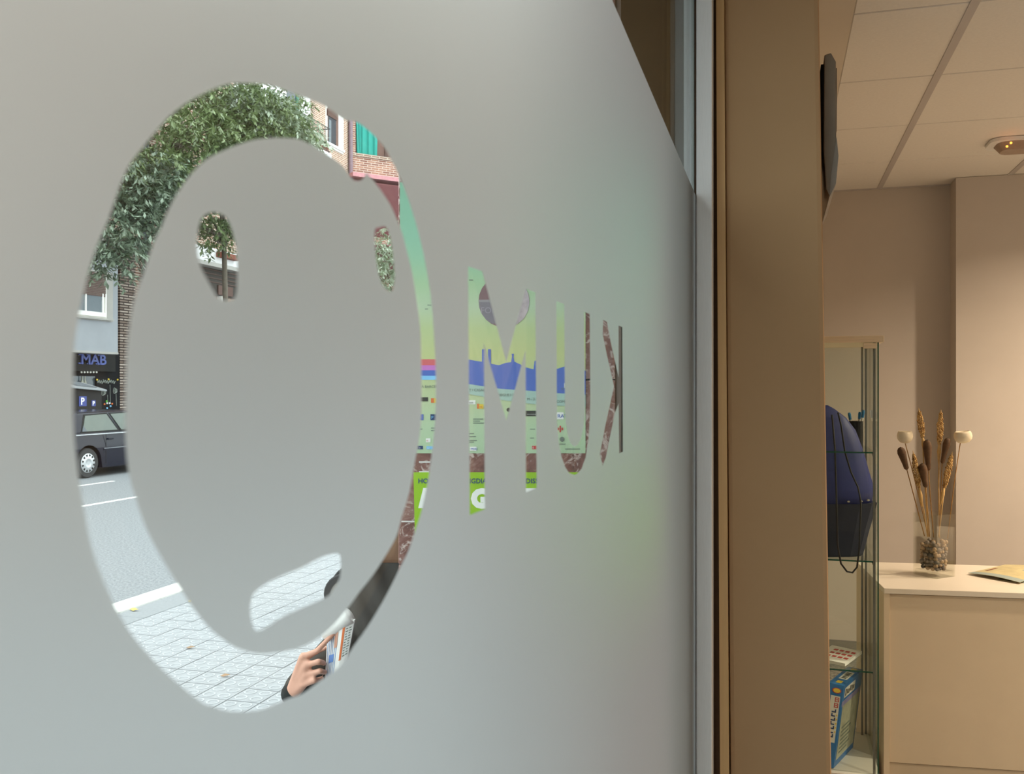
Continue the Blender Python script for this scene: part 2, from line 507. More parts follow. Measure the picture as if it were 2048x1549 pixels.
# ================================================================== THE ROOM
XG = -.20                                            # window plane
YE = onX(1392, 700, XG).y                            # where the window ends at its post
ZC = 2.52
YB = 5.34
GX, GY = -2.6, -3.0
obj('floor', MB().box((-.3, -3, -.08), (4, YB + .2, 0)), 'floor', kind='structure')
ceil = root('ceiling', (1.5, 2, ZC), kind='structure')
obj('ceiling_deck', MB().box((-.3, -3, ZC + .02), (4, YB + .2, ZC + .1)), 'plaster', ceil)
obj('plaster_border', MB().box((-.3, -3, ZC), (.209, YB, ZC + .03)), 'plaster', ceil)
rows = [YB - .0 - .628 * k for k in range(0, 14)]
cols = [.2, .528] + [.528 + .6 * k for k in range(1, 6)]
tmesh = {}
for i in range(len(cols) - 1):
    for j in range(len(rows) - 1):
        w = cols[i + 1] - cols[i]; key = round(w, 3)
        if key not in tmesh:
            b = MB().box((.010, .003, 0), (w - .010, .628 - .003, .02))
            tmesh[key] = mesh_from('ceiling_tile', b, bevel=.003, segs=1); tmesh[key].materials.append(M['tile'])
        if rows[j + 1] > -2.8:
            put_mesh('ceiling_tile', tmesh[key], None, ceil, (cols[i] - 1.5, rows[j + 1] - 2, .002))
for c in cols[1:]:
    obj('ceiling_bar', MB().box((c - .013, -3, ZC - .001), (c + .013, YB, ZC + .02)), 'tbar', ceil)
for r in rows[1:-1]:
    obj('cross_bar', MB().box((.2, r - .006, ZC + .004), (3.6, r + .006, ZC + .02)), 'tbar', ceil)
obj('edge_angle', MB().box((.2, YB - .012, ZC - .004), (3.6, YB, ZC + .01)), 'tbar', ceil)

wb = root('wall_back', (1.5, YB, 0), kind='structure')
obj('wall_face', MB().box((-.3, YB, 0), (4, YB + .2, ZC + .03)), 'backwall', wb)
pj = onY(1912, 800, YB - .17)
obj('chimney_breast', MB().box((pj.x, YB - .17, 0), (4, YB, ZC + .0)), 'backwall', wb)
obj('baseboard_back', MB().box((-.3, YB - .012, 0), (pj.x, YB, .07)), 'skirting', kind='structure')
obj('wall_right', MB().box((3.6, -3, 0), (3.8, YB, ZC)), 'plaster', kind='structure')
obj('wall_rear', MB().box((-.3, -3.2, 0), (3.8, -3, ZC)), 'plaster', kind='structure')
# the pillar at the end of the window, slightly out of plumb
YP = YE + .035
wl = root('wall_left', (0, YP, 0), kind='structure')
def pil(xa, xb, Y, z0=-.0, z1=ZC):
    """horizontal X range at Y for a pixel column pair: ((top,bottom),(top,bottom)) at rows 0 and 1549"""
    r = []
    for z in (z0, z1):
        for (t, bt) in (xa, xb):
            ta, ba = onY(t, 0, Y), onY(bt, 1549, Y)
            k = (z - ba.z) / (ta.z - ba.z)
            r.append(ba.x + (ta.x - ba.x) * k)
    return r
def pil_prism(xa, xb, Y, depth, clampx=None):
    a0, b0, a1, b1 = pil(xa, xb, Y)
    return MB().hexa([(a0, Y, 0), (b0, Y, 0), (b0, Y + depth, 0), (a0, Y + depth, 0)], [(a1, Y, ZC), (b1, Y, ZC), (b1, Y + depth, ZC), (a1, Y + depth, ZC)])
obj('pillar', pil_prism((1447, 1460), (1638, 1663), YP, .2), 'tanplaster', wl, bevel=.012)
obj('batten', pil_prism((1432, 1440), (1448, 1458), YP - .012, .03), 'batten', wl)
obj('seal', pil_prism((1420, 1426), (1433, 1441), YP, .03), 'darkgap', wl)
obj('return_wall', MB().box((-.32, YP + .12, 0), (-.24, YB, ZC)), 'plaster', wl)
obj('pillar_core', MB().box((-.32, YP + .04, 0), (0, YP + .15, ZC)), 'plaster', wl)

# window: pane, posts, rails
win = root('window_1', (XG, 0, 0), kind='structure')
obj('pane', MB().box((XG - .010, -3, .02), (XG - .004, YE - .003, ZC)), 'glass', win)
xo = onY(1361, 700, YE - .002).x; xi = onY(1424, 700, YE - .03).x
obj('outer_post', MB().box((xo, YE - .002, -.25), (XG - .004, YE + .05, ZC + .3)), 'alu', win, bevel=.003)
obj('inner_post', MB().box((XG + .003, YE - .03, 0), (xi, YE + .035, ZC)), 'alu', win, bevel=.003)
obj('glazing_seal', MB().box((XG - .0038, YE - .006, 0), (XG + .0028, YE + .03, ZC)), 'darkgap', win)
obj('bottom_rail', MB().box((XG - .03, -3, -.0), (XG + .03, YE, .05)), 'alu', win)
obj('top_rail', MB().box((XG - .03, -3, ZC - .03), (XG + .03, YE, ZC + .05)), 'alu', win)
obj('wall_window_end', MB().box((-.32, -3.2, 0), (-.2, -2.9, ZC)), 'plaster', kind='structure')
obj('trim_1', MB().box((-.6, -3.2, ZC + .04), (-.17, 3.4, 3.2)), 'brownjamb', kind='structure')

# frosted film with the egg-shaped smiling logo and the mirrored letters cut out
def fy(p): q = onX(p[0], p[1], XG); return (q.y, q.z)
OUT = [(506,167),(538,171),(573,182),(599,192),(631,204),(657,217),(687,239),(708,242),(726,252),(750,273),(771,298),(792,338),(806,370),(822,415),(834,455),(846,503),(857,562),(864,614),(870,704),(871.5,760),(871,820),(869,855),(865,896),(857.5,953),(845,1015),(831,1060),(816,1104),(798,1140),(783,1171),(762,1210),(734,1256),(708,1292),(680,1334),(641,1362),(605,1388),(576,1398),(540,1415),(509,1423),(460,1424),(425,1414),(400,1404),(357,1368),(321,1336),(285,1296),(259,1263),(230,1213),(198,1140),(180,1083),(169,1025),(161,978),(155,932),(148,866),(146.5,780),(148,700),(153,660),(160,620),(171,570),(183,525),(198,483),(218,437),(238,378),(259,331),(290,290),(337,235),(388,197),(453,169)]
INN = [(527,277),(587,277),(619,288),(659,312),(684,331),(696,347),(708,361),(722,361),(729,354),(732,346),(737,351),(752,368),(778,405),(792,435),(805,469),(815,508),(826,554),(833,601),(840,653),(842.5,720),(843,803),(842,842),(838,881),(829,927),(819,984),(803,1036),(793,1073),(770,1114),(744,1153),(718,1186),(697,1215),(667,1251),(636,1277),(602,1295),(563,1304),(522,1308),(486,1301),(462,1290),(422,1260),(386,1216),(353,1166),(325,1119),(296,1065),(277,1014),(260,957),(253,912),(250,835),(252,757),(255,690),(263,627),(273,585),(285,551),(296,520),(309,481),(321,458),(337,419),(357,383),(383,347),(414,318),(450,300),(486,286)]
EYL = [(408,432),(423,425),(436,426),(451,434),(462,454),(470,486),(473.5,520),(474.5,561),(472.5,589),(466,599),(451,601),(436,596),(421,572),(404,540),(396,512),(394,482),(399,449)]
EYR = [(749.5,462),(758,455),(769,453),(777,462),(784,490),(788,529),(790,555),(787,576),(782,584),(773,580),(762,565),(755,538),(751,507)]
MOU = [(512,1262),(527,1259),(568,1233),(605,1217),(651,1196),(664,1184),(677,1163),(681,1148),(681,1117),(677,1108),(661,1109),(636,1118),(605,1135),(568,1150),(532,1168),(509,1186),(501,1207),(501,1228),(505,1251)]
def z7(pts): return [(900 + x * .3615, 500 + y * .3615) for x, y in pts]
LM = z7([(100,92),(178,118),(245,372),(311,622),(362,425),(419,215),(472,235),(476,780),(480,1318),(420,1343),(418,555),(312,946),(187,515),(190,980),(193,1435),(110,1468)])
LU = z7([(588,285),(632,300),(634,600),(636,880),(641,960),(652,1030),(667,1072),(687,1090),(708,1078),(726,1040),(739,980),(746,890),(744,620),(741,341),(773,357),(775,600),(776,800),(774,930),(766,1050),(750,1150),(728,1212),(703,1240),(688,1246),(660,1236),(636,1200),(615,1140),(601,1060),(592,950),(590,600)])
LK = z7([(932,418),(953,428),(957,1118),(936,1126),(933,850),(912,905),(890,1010),(862,1150),(845,1196),(829,1130),(858,980),(907,755),(872,600),(845,470),(846,386),(868,398),(893,530),(933,705)])
ztop = onX(1390, 388, XG).z
rect = [(-2.88, .06), (YE - .012, .06), (YE - .012, ztop), (-2.88, ztop)]
SM = lambda pts, k=3: [fy(p) for p in smooth_closed(pts, k)]
sheet = fill2d([rect, SM(OUT), [fy(p) for p in LM], [fy(p) for p in LU], [fy(p) for p in LK]], 0)
face = fill2d([SM(INN), SM(EYL), SM(EYR), SM(MOU)], 0)
def up_on_glass(mb):
    o = MB(); o.v = [Vector((XG, v.x, v.y)) for v in mb.v]; o.f = mb.f; return o
fr = root('window_film', (XG, .6, .06), 'frosted film on the glass with smiling egg logo and mirrored letters cut out', 'window film')
obj('film_sheet', up_on_glass(sheet), 'film', fr, weld=False)
obj('film_face', up_on_glass(face), 'film', fr, weld=False, label='egg-shaped frosted face with two eyes and a slanted mouth cut out')

# ------------------------------------------------------------------ ceiling downlights (out of view above the desk) and emergency luminaire
def downlight(x, y, label, power, spot=True, aim=None):
    r = root('downlight', (x, y, ZC), label, 'downlight', 'recessed warm ceiling downlights')
    obj('trim_ring', MB().lathe([(.05, 0), (.075, 0), (.075, -.006), (.05, -.006)], (x, y, ZC), n=24), 'white', r)
    obj('lamp_face', MB().lathe([(.048, -.001), (.048, -.004)], (x, y, ZC), n=20), 'lampglow', r)
    ld = bpy.data.lights.new('downlight_lamp', 'AREA'); ld.shape = 'DISK'; ld.size = .09
    ld.energy = power * LAMP; ld.color = (1.0, .81, .60); ld.spread = math.radians(150)
    lo = bpy.data.objects.new('downlight_lamp', ld); COL.objects.link(lo)
    lo.parent = r; lo.location = (0, 0, -.012)
    if aim: lo.rotation_euler = aim
downlight(1.95, 4.1, 'ceiling downlight nearest the back wall above the desk', 42)
downlight(2.6, 3.4, 'ceiling downlight over the middle of the room', 50)
downlight(2.3, 1.95, 'added ceiling downlight brightening the desk front', 27)  # unseen lamp, added to brighten the front of the desk

ec = onZ(2072, 280, ZC)
er = root('emergency_light', ec, 'white ceiling emergency luminaire with two orange indicator lights', 'emergency light')
def rr(w, d, z0, z1, taper=0, c=ec, rad=.03, n=5):
    mb = MB(); rings = []
    for (z, t) in ((z0, 0), (z1, taper)):
        pts = []
        for sx, sy, a0 in ((1, 1, 0), (-1, 1, 90), (-1, -1, 180), (1, -1, 270)):
            for k in range(n):
                a = math.radians(a0 + 90 * k / (n - 1))
                pts.append((c.x + sx * (w / 2 - rad - t) + rad * math.cos(a), c.y + sy * (d / 2 - rad - t) + rad * math.sin(a), z))
        rings.append(pts)
    m = len(rings[0])
    return mb.add(rings[0] + rings[1], [list(range(m)), list(range(m, 2 * m))[::-1]] + [[i, (i + 1) % m, m + (i + 1) % m, m + i] for i in range(m)])
obj('base_plate', rr(.38, .19, ZC, ZC - .014, 0, ec, .05), 'white', er)
df = obj('diffuser', rr(.32, .15, ZC - .014, ZC - .045, .02, ec, .045), 'diffuser', er)
for q in ((2022, 286), (2014, 293)):
    c = onZ(q[0], q[1], ZC - .046)
    obj('led', MB().ball(c, .0045, 8, 6), 'led', df)

# ------------------------------------------------------------------ wall monitor on the pillar's side
mx0 = onY(1655, 400, YP + .15).x
zt, zb = onY(1672, 118, YP + .1).z, onY(1665, 412, YP + .2).z
mr_ = root('wall_monitor', (mx0, YP + .1, zb), 'dark wall-mounted monitor seen edge-on high on the pillar', 'monitor')
y0, y1 = YP + .06, YP + .52
xm = onY(1671, 300, y0 + .02).x
obj('mount', MB().box((mx0 - .012, YP + .1, zb + .13), (xm - .022, YP + .19, zt - .03)), 'black', mr_)
prof = [(xm - .028, zt), (xm - .012, zt + .004), (xm, zt - .02), (xm + .001, zb + .16), (xm - .003, zb + .05), (xm - .016, zb), (xm - .024, zb + .02), (xm - .03, zb + .12)]
obj('casing', MB().prism([(a, y0, z) for a, z in prof], (0, y1 - y0, 0)), 'monitorgrey', mr_, bevel=.003)
obj('speaker_lip', MB().prism([(xm + .0015, y0 - .002, zb + .15), (xm + .006, y0 - .002, zb + .10), (xm + .0, y0 - .002, zb + .03), (xm - .016, y0 - .002, zb - .004), (xm - .012, y0 - .002, zb + .05)], (0, y1 - y0, 0)), 'greyplastic', mr_, smooth=False)
obj('back_cover', MB().box((xm - .036, y0 + .012, zb + .1), (xm - .0285, y1, zt - .02)), 'black', mr_)
obj('screen', MB().box((xm + .001, y0 + .02, zb + .17), (xm + .003, y1 - .02, zt - .03)), 'windowdark', mr_)

# ------------------------------------------------------------------ glass display cabinet
fwc = 3.2
cq = P(1757, 774.5, fwc); Xr, Yf = cq.x, cq.y
Xl, Yr = Xr - .43, Yf + .42
z_top = onY(1757, 672, Yf).z; z_top2 = onY(1757, 685, Yf).z
z_base = .10
cab = root('display_cabinet', ((Xl + Xr) / 2, (Yf + Yr) / 2, 0), 'tall glass display cabinet with pale wooden top beside the desk', 'cabinet')
xtop = onY(1768, 672, Yf - .01).x
obj('top_panel', MB().box((Xl - .01, Yf - .012, z_top2), (xtop, Yr + .01, z_top)), 'beech', cab, bevel=.002)
obj('base', MB().box((Xl - .005, Yf - .005, 0), (Xr + .005, Yr + .005, z_base)), 'offwhite', cab, bevel=.002)
dr = obj('glass_door', MB().box((Xl + .004, Yf, z_base + .004), (Xr - .003, Yf + .004, z_top2)), 'cabglass', cab)
obj('door_edge', MB().box((Xr - .003, Yf - .0005, z_base + .004), (Xr + .001, Yf + .0045, z_top2)), 'glassedge', dr)
hq = [onY(1727, 687, Yf - .004), onY(1753, 697, Yf - .004)]
obj('door_clip', MB().box((hq[0].x, Yf - .008, hq[1].z), (hq[1].x, Yf + .012, hq[0].z)), 'beech', dr, bevel=.001)
obj('side_pane', MB().box((Xr - .006, Yf + .012, z_base), (Xr - .002, Yr - .01, z_top2)), 'cabglass', cab)
obj('side_pane', MB().box((Xl, Yf + .012, z_base), (Xl + .004, Yr - .01, z_top2)), 'cabglass', cab)
obj('back_pane', MB().box((Xl + .005, Yr - .006, z_base), (Xr - .005, Yr - .002, z_top2)), 'cabglass', cab)
for (x, y) in ((Xr - .012, Yf + .02), (Xr - .006, Yr - .008), (Xr - .02, Yr - .02), (Xl + .008, Yf + .02), (Xl + .008, Yr - .008)):
    obj('corner_profile', MB().box((x - .004, y - .004, z_base), (x + .004, y + .004, z_top2)), 'metal', cab)
zs = [onY(1700, yy, Yf + .02).z for yy in (904, 1121, 1341)]
for z in zs:
    s = obj('shelf', MB().box((Xl + .006, Yf + .02, z - .004), (Xr - .008, Yr - .01, z)), 'cabglass', cab)
    obj('shelf_edge', MB().box((Xl + .006, Yf + .018, z - .0045), (Xr - .008, Yf + .0205, z + .0005)), 'glassedge', s)
    obj('shelf_peg', MB().tube([(Xr - .016, Yf + .03, z - .004), (Xr - .012, Yf + .03, z - .014)], .004, 8), 'metal', s)

def flatpt(px, py, fw): return P(px, py, fw)
# pen cup with pens
zc_ = zs[0]
cc = onZ(1712, 893, zc_)
cup = root('pen_cup', cc, 'black mesh pen cup on the top glass shelf', 'pen cup')
k = cc.y * math.cos(PHI) - cc.x * math.sin(PHI)
rw = 13 * k / FPX; hh = 50 * k / FPX
mb = MB().lathe([(rw * .92, 0), (rw, hh), (rw - .003, hh), (rw * .88, .004)], cc, n=18)
obj('mesh_wall', mb, 'charcoal', cup, smooth=False)
obj('rim', MB().lathe([(rw + .001, hh - .003), (rw + .002, hh), (rw - .003, hh + .001), (rw - .004, hh - .003)], cc, n=18), 'black', cup)
for i, (dx, dy, tx, h_) in enumerate(((-.012, .0, -.012, .045), (.008, .006, .006, .05), (.014, -.004, .012, .062))):
    a = cc + Vector((dx * .5, dy, .006)); b = cc + Vector((dx + tx, dy, hh + h_ * .6))
    pr = root('pen', a, ('leftmost blue pen leaning out of the black cup', 'middle blue pen in the black cup', 'tallest blue pen at the right of the black cup')[i], 'pen', 'blue pens in the cup')
    obj('barrel', MB().tube([a, b], .0045, 8), 'offwhite', pr)
    obj('cap', MB().tube([a + (b - a) * .82, b, b + (b - a).normalized() * .006], [.0055, .006, .004], 8), 'penblue', pr)

# blue bag
zb_ = zs[1]
bf = 3.42
def bagring(cx_, y, w, d, n=16, f=bf):
    c = P(cx_, y, f); r = []
    for i in range(n):
        a = 2 * math.pi * i / n
        cs, sn = math.cos(a), math.sin(a)
        e = .65
        r.append(c + RV * (abs(cs) ** e * math.copysign(1, cs)) * w * f / FPX + FV * (abs(sn) ** e * math.copysign(1, sn)) * d)
    return r
def loft(rings):
    n = len(rings[0]); mb = MB(); vs = [p for r in rings for p in r]; fs = []
    for i in range(len(rings) - 1):
        for k in range(n): fs.append([i * n + k, i * n + (k + 1) % n, (i + 1) * n + (k + 1) % n, (i + 1) * n + k])
    fs += [list(range(n)), [(len(rings) - 1) * n + k for k in range(n)]]
    return mb.add(vs, fs)
bag = root('drawstring_bag', P(1650, 1108, bf), 'royal blue bag with navy lower half hanging cord in the glass cabinet', 'bag')
mb = loft([bagring(1650, y, w, d) for (y, w, d) in ((1004, 88, .085), (975, 91, .09), (940, 85, .085), (900, 72, .075), (860, 56, .06), (835, 38, .045), (818, 18, .025), (811, 6, .01))])
for v in mb.v: v += Vector((math.sin(v.z * 70 + v.x * 40) * .004, math.sin(v.x * 90 + v.z * 30) * .004, 0))
obj('blue_top', mb, 'bluecloth', bag, smooth=True)
mb = loft([bagring(1650, y, w, d) for (y, w, d) in ((1109, 70, .06), (1106, 73, .062), (1060, 84, .075), (1012, 97, .088), (1003, 99, .09), (1003, 94, .085))])
obj('navy_body', mb, 'navycloth', bag, smooth=False)
cordp = [(1664, 830, 3.28), (1670, 900, 3.27), (1673, 1000, 3.25), (1675, 1090, 3.235), (1682, 1128, 3.232), (1694, 1144, 3.232), (1705, 1146, 3.232), (1714, 1135, 3.232), (1718, 1105, 3.235), (1721, 1040, 3.25), (1722, 1005, 3.27), (1716, 975, 3.30), (1702, 945, 3.31), (1690, 905, 3.31), (1682, 850, 3.33), (1676, 826, 3.35)]
obj('cord', MB().tube([P(*q) for q in cordp], .0032, 8), 'cord', bag, smooth=True)
for q in ((1697, 1004), (1722, 1003), (1736, 1001)):
    obj('eyelet', MB().ball(P(q[0], q[1], 3.33), (.006, .004, .004), 8, 6), 'chrome', bag)

# white booklet with red print
zk = zs[2]
c0, c1, c2 = onZ(1664, 1291, zk + .012), onZ(1724, 1303, zk + .012), onZ(1690, 1328, zk + .012)
c3 = c2 + (c0 - c1)
bk = root('booklet', onZ(1690, 1320, zk), 'white booklet with red printed lines lying on the lower glass shelf', 'booklet')
obj('cover', MB().prism([c0, c1, c2, c3], (0, 0, -.0105)), 'paper', bk)
u = (c1 - c0); v = (c3 - c0)
mb = MB()
for i in range(3):
    for j in range(4):
        o = c0 + u * (.22 + .19 * j) + v * (.2 + .22 * i)
        mb.obox(o, u * .13, v * .10, (0, 0, .0008))
obj('red_lines', mb, 'red', bk)

# blue game box leaning in the bottom of the cabinet
nb, nt_, ft, fb = P(1667, 1534, 3.27), P(1688, 1372.5, 3.29), P(1732.5, 1337, 3.49), P(1706, 1494, 3.46)
nb.z = fb.z = z_base + .001
ft = nt_ + (fb - nb)
th = -RV * .055 + Vector((0, 0, .012)) - FV * .0
gb = root('game_box', nb, 'blue cardboard game box leaning in the bottom of the glass cabinet', 'box')
mb = MB().hexa([nb, fb, fb + th, nb + th], [nt_, ft, ft + th, nt_ + th]); obj('carton', mb, 'boxblue', gb)
n_ = (fb - nb).cross(nt_ - nb).normalized()
if n_.dot(EYE - nb) < 0: n_ = -n_
def onface(a, b, c, d, s0, t0, s1, t1, lift=.0008):
    f = lambda s, t: (nb * (1 - s) + fb * s) * (1 - t) + (nt_ * (1 - s) + ft * s) * t + n_ * lift
    return [f(s0, t0), f(s1, t0), f(s1, t1), f(s0, t1)]
def fpan(name, m, s0, t0, s1, t1, lift=.0008, par=gb):
    return obj(name, MB().prism(onface(0, 0, 0, 0, s0, t0, s1, t1, lift), -n_ * .0006), m, par)
pc = fpan('picture_panel', 'boxpale', .06, .08, .94, .74)
fpan('lilac_band', 'boxlilac', .0, .74, .97, .80)
fpan('title_panel', 'offwhite', .08, .83, .62, .95)
fr_ = (fb - nb).normalized(); ur_ = (nt_ - nb).normalized()
mb = MB()
for i in range(6): mb.prism(onface(0, 0, 0, 0, .12 + .08 * i, .85 + .01 * (i % 2), .17 + .08 * i, .93 - .012 * (i % 3), .0014), -n_ * .0004)
obj('title_marks', mb, 'inkdark', gb)
mb = MB()
for i in range(7): mb.prism(onface(0, 0, 0, 0, .15, .14 + .05 * i, .55 + .1 * (i % 2), .16 + .05 * i, .0014), -n_ * .0004)
obj('print_lines', mb, 'inkgrey', gb)
# spine marks on the narrow face towards the room
sn_ = (nt_ - nb).cross(th).normalized()
if sn_.dot(EYE - nb) < 0: sn_ = -sn_
def spn(s, t, l=.0008): return (nb + th * s) * (1 - t) + (nt_ + th * s) * t + sn_ * l
def span(name, m, s0, t0, s1, t1): return obj(name, MB().prism([spn(s0, t0), spn(s1, t0), spn(s1, t1), spn(s0, t1)], -sn_ * .0006), m, gb)
for (nm_, m_, k_s, lf) in (('badge_rim', 'red', 1.0, .0008), ('yellow_badge', 'yellow', .78, .0014)):
    obj(nm_, MB().prism([spn(.42 + .30 * k_s * math.cos(a * .5236), .925 + .034 * k_s * math.sin(a * .5236), lf) for a in range(12)], -sn_ * .0006), m_, gb)
span('spine_title_panel', 'offwhite', .15, .30, .75, .86)
def smark(s0, t0, s1, t1): return [spn(s0, t0, .0013), spn(s1, t0, .0013), spn(s1, t1, .0013), spn(s0, t1, .0013)]
mb = MB()
for (s0, t0) in ((.20, .79), (.22, .72)):
    for q_ in ((0, 0, .26, .008), (0, .047, .26, .055), (0, 0, .05, .055), (.21, 0, .26, .055), (.09, .02, .17, .035)): mb.prism(smark(s0 + q_[0], t0 + q_[1], s0 + q_[2], t0 + q_[3]), -sn_ * .0004)
obj('spine_red_marks', mb, 'red', gb)
mb = MB()
for i in range(7): mb.prism(smark(.30 + .02 * (i % 2), .66 - .05 * i, .58, .675 - .05 * i), -sn_ * .0004); mb.prism(smark(.30 + .2 * (i % 2), .66 - .05 * i, .38 + .2 * (i % 2), .70 - .05 * i), -sn_ * .0004)
obj('spine_title_marks', mb, 'navyink', gb)
mb = MB()
for i in range(5): mb.prism(smark(.19, .62 - .05 * i, .26, .64 - .05 * i), -sn_ * .0004)
obj('spine_yellow_marks', mb, 'yellow', gb)
tn_ = th.cross(ft - nt_).normalized(); tn_ = tn_ if tn_.z > 0 else -tn_
def tpn(s, t, l=.0008): return (nt_ + th * s) * (1 - t) + (ft + th * s) * t + tn_ * l
obj('top_label', MB().prism([tpn(.2, .3), tpn(.75, .3), tpn(.75, .72), tpn(.2, .72)], -tn_ * .0006), 'offwhite', gb)
mb = MB()
for i in range(5): mb.prism([tpn(.3, .34 + .07 * i, .0014), tpn(.65, .34 + .07 * i, .0014), tpn(.62, .38 + .07 * i, .0014), tpn(.34, .38 + .07 * i, .0014)], -tn_ * .0004)
obj('top_marks', mb, 'inkdark', gb)
obj('top_badge', MB().prism([tpn(.3, .84), tpn(.65, .84), tpn(.65, .94), tpn(.3, .94)], -tn_ * .0006), 'yellow', gb)
obj('top_badge', MB().prism([tpn(.3, .08), tpn(.65, .08), tpn(.65, .2), tpn(.3, .2)], -tn_ * .0006), 'yellow', gb)

# ------------------------------------------------------------------ reception desk
fd = 3.34
zt_ = H - (1177 - CY) * fd / FPX
xv = -9500.0
du = -(RV * ((xv - CX) / FPX) + FV).normalized()
dv = Vector((-du.y, du.x, 0))
if dv.dot(FV) < 0: dv = -dv
A = P(1768, 1177, fd); A.z = 0
tt = .02
DL, DD = 1.7, .52
desk = root('reception_desk', A, 'cream laminate reception desk with white top holding the glass vase', 'desk')
z1 = Vector((0, 0, zt_ - tt))
obj('desk_top', MB().obox(A + z1, du * DL, dv * DD, UP * tt), 'countertop', desk, bevel=.002)
inset = dv * .014
obj('front_panel', MB().obox(A + inset + du * .022 + UP * .09, du * (DL - .044), dv * .018, UP * (zt_ - tt - .09 - .004)), 'counter', desk, bevel=.001)
obj('end_panel', MB().obox(A + dv * .004 + du * .0, du * .020, dv * (DD - .01), UP * (zt_ - tt)), 'counter', desk, bevel=.001)
obj('end_panel', MB().obox(A + dv * .004 + du * (DL - .02), du * .02, dv * (DD - .01), UP * (zt_ - tt)), 'counter', desk, bevel=.001)
obj('back_panel', MB().obox(A + dv * (DD - .03) + du * .021, du * (DL - .042), dv * .018, UP * (zt_ - tt)), 'counter', desk)
obj('plinth', MB().obox(A + inset + dv * .008 + du * .021, du * (DL - .042), dv * .018, UP * .086), 'counter', desk)

# leaflets on the desk
def leaflet(pts, z, label, curl):
    q = [onZ(x, y, z) for x, y in pts]
    r = root('leaflet', q[0] - UP * (z - zt_), label, 'leaflet', 'printed leaflets on the desk')
    n = 6; mb = MB(); vs = []
    for i in range(n + 1):
        s = i / n
        for j in range(2):
            p = (q[0] * (1 - s) + q[1] * s) if j == 0 else (q[3] * (1 - s) + q[2] * s)
            vs.append(p + UP * (curl * math.sin(math.pi * s) + .0002))
    top = len(vs)
    vs += [v - UP * .0008 for v in vs]
    fs = [[2 * i, 2 * i + 2, 2 * i + 3, 2 * i + 1] for i in range(n)]
    fs += [[top + 2 * i, top + 2 * i + 1, top + 2 * i + 3, top + 2 * i + 2] for i in range(n)]
    fs += [[2 * i, top + 2 * i, top + 2 * i + 2, 2 * i + 2] for i in range(n)] + [[2 * i + 1, 2 * i + 3, top + 2 * i + 3, top + 2 * i + 1] for i in range(n)]
    sh = obj('sheet', mb.add(vs, fs), 'leaflet', r, weld=False)
    pq = lambda s, t: (q[0] * (1 - s) + q[1] * s) * (1 - t) + (q[3] * (1 - s) + q[2] * s) * t + UP * (curl * math.sin(math.pi * s) + .0006)
    obj('blue_border', MB().add([pq(s / 6, t) for s in range(7) for t in (0, .16)], [[2 * i, 2 * i + 2, 2 * i + 3, 2 * i + 1] for i in range(6)]), 'leafletblue', r, weld=False)
    obj('printed_picture', MB().add([pq(.1 + s * .02, t) for s in range(4) for t in (.3, .6)], [[2 * i, 2 * i + 2, 2 * i + 3, 2 * i + 1] for i in range(3)]), 'terracotta', r, weld=False)
    obj('printed_picture', MB().add([pq(.62 + s * .05, t) for s in range(4) for t in (.6, .8)], [[2 * i, 2 * i + 2, 2 * i + 3, 2 * i + 1] for i in range(3)]), 'leafletblue', r, weld=False)
leaflet([(1994, 1160), (2075, 1170), (2120, 1150), (2030, 1142)], zt_ + .001, 'lower leaflet with pale blue edge on the desk', .0)
leaflet([(1936, 1147), (2040, 1166), (2110, 1140), (2010, 1130)], zt_ + .007, 'upper fanned leaflet nearest the vase on the desk', .006)

# glass vase with pebbles and dried stems
vb = onZ(1874, 1159, zt_)
fwv = (vb - EYE).dot(FV)
e2 = (onZ(1904, 1154.5, zt_) - vb); S_ = .106
e2.z = 0; e2.normalize(); e1 = Vector((-e2.y, e2.x, 0))
VH = 127 * fwv / FPX
vase = root('glass_vase', vb + (e1 + e2) * S_ / 2, 'square clear glass vase of pebbles and dried stems on the desk', 'vase')
t_ = .005
obj('side_wall', MB().obox(vb, e1 * S_, e2 * t_, UP * VH), 'vaseglass', vase)
obj('side_wall', MB().obox(vb + e2 * (S_ - t_), e1 * S_, e2 * t_, UP * VH), 'vaseglass', vase)
obj('side_wall', MB().obox(vb + e2 * t_, e1 * t_, e2 * (S_ - 2 * t_), UP * VH), 'vaseglass', vase)
obj('side_wall', MB().obox(vb + e2 * t_ + e1 * (S_ - t_), e1 * t_, e2 * (S_ - 2 * t_), UP * VH), 'vaseglass', vase)
obj('thick_base', MB().obox(vb + (e1 + e2) * t_, e1 * (S_ - 2 * t_), e2 * (S_ - 2 * t_), UP * .022), 'vaseglass', vase)
pmesh = []
for i in range(6):
    mb = MB().ball((0, 0, 0), (random.uniform(.0085, .0115), random.uniform(.0075, .0095), random.uniform(.006, .0085)), 8, 5)
    for v in mb.v: v += Vector([random.uniform(-.0008, .0008)] * 3)
    me = mesh_from('pebble', mb, smooth=True); me.materials.append(M[('pebbleA', 'pebbleB', 'pebbleB', 'pebbleC', 'pebbleA', 'pebbleB')[i]]); pmesh.append(me)
inner = S_ - 2 * t_ - .020
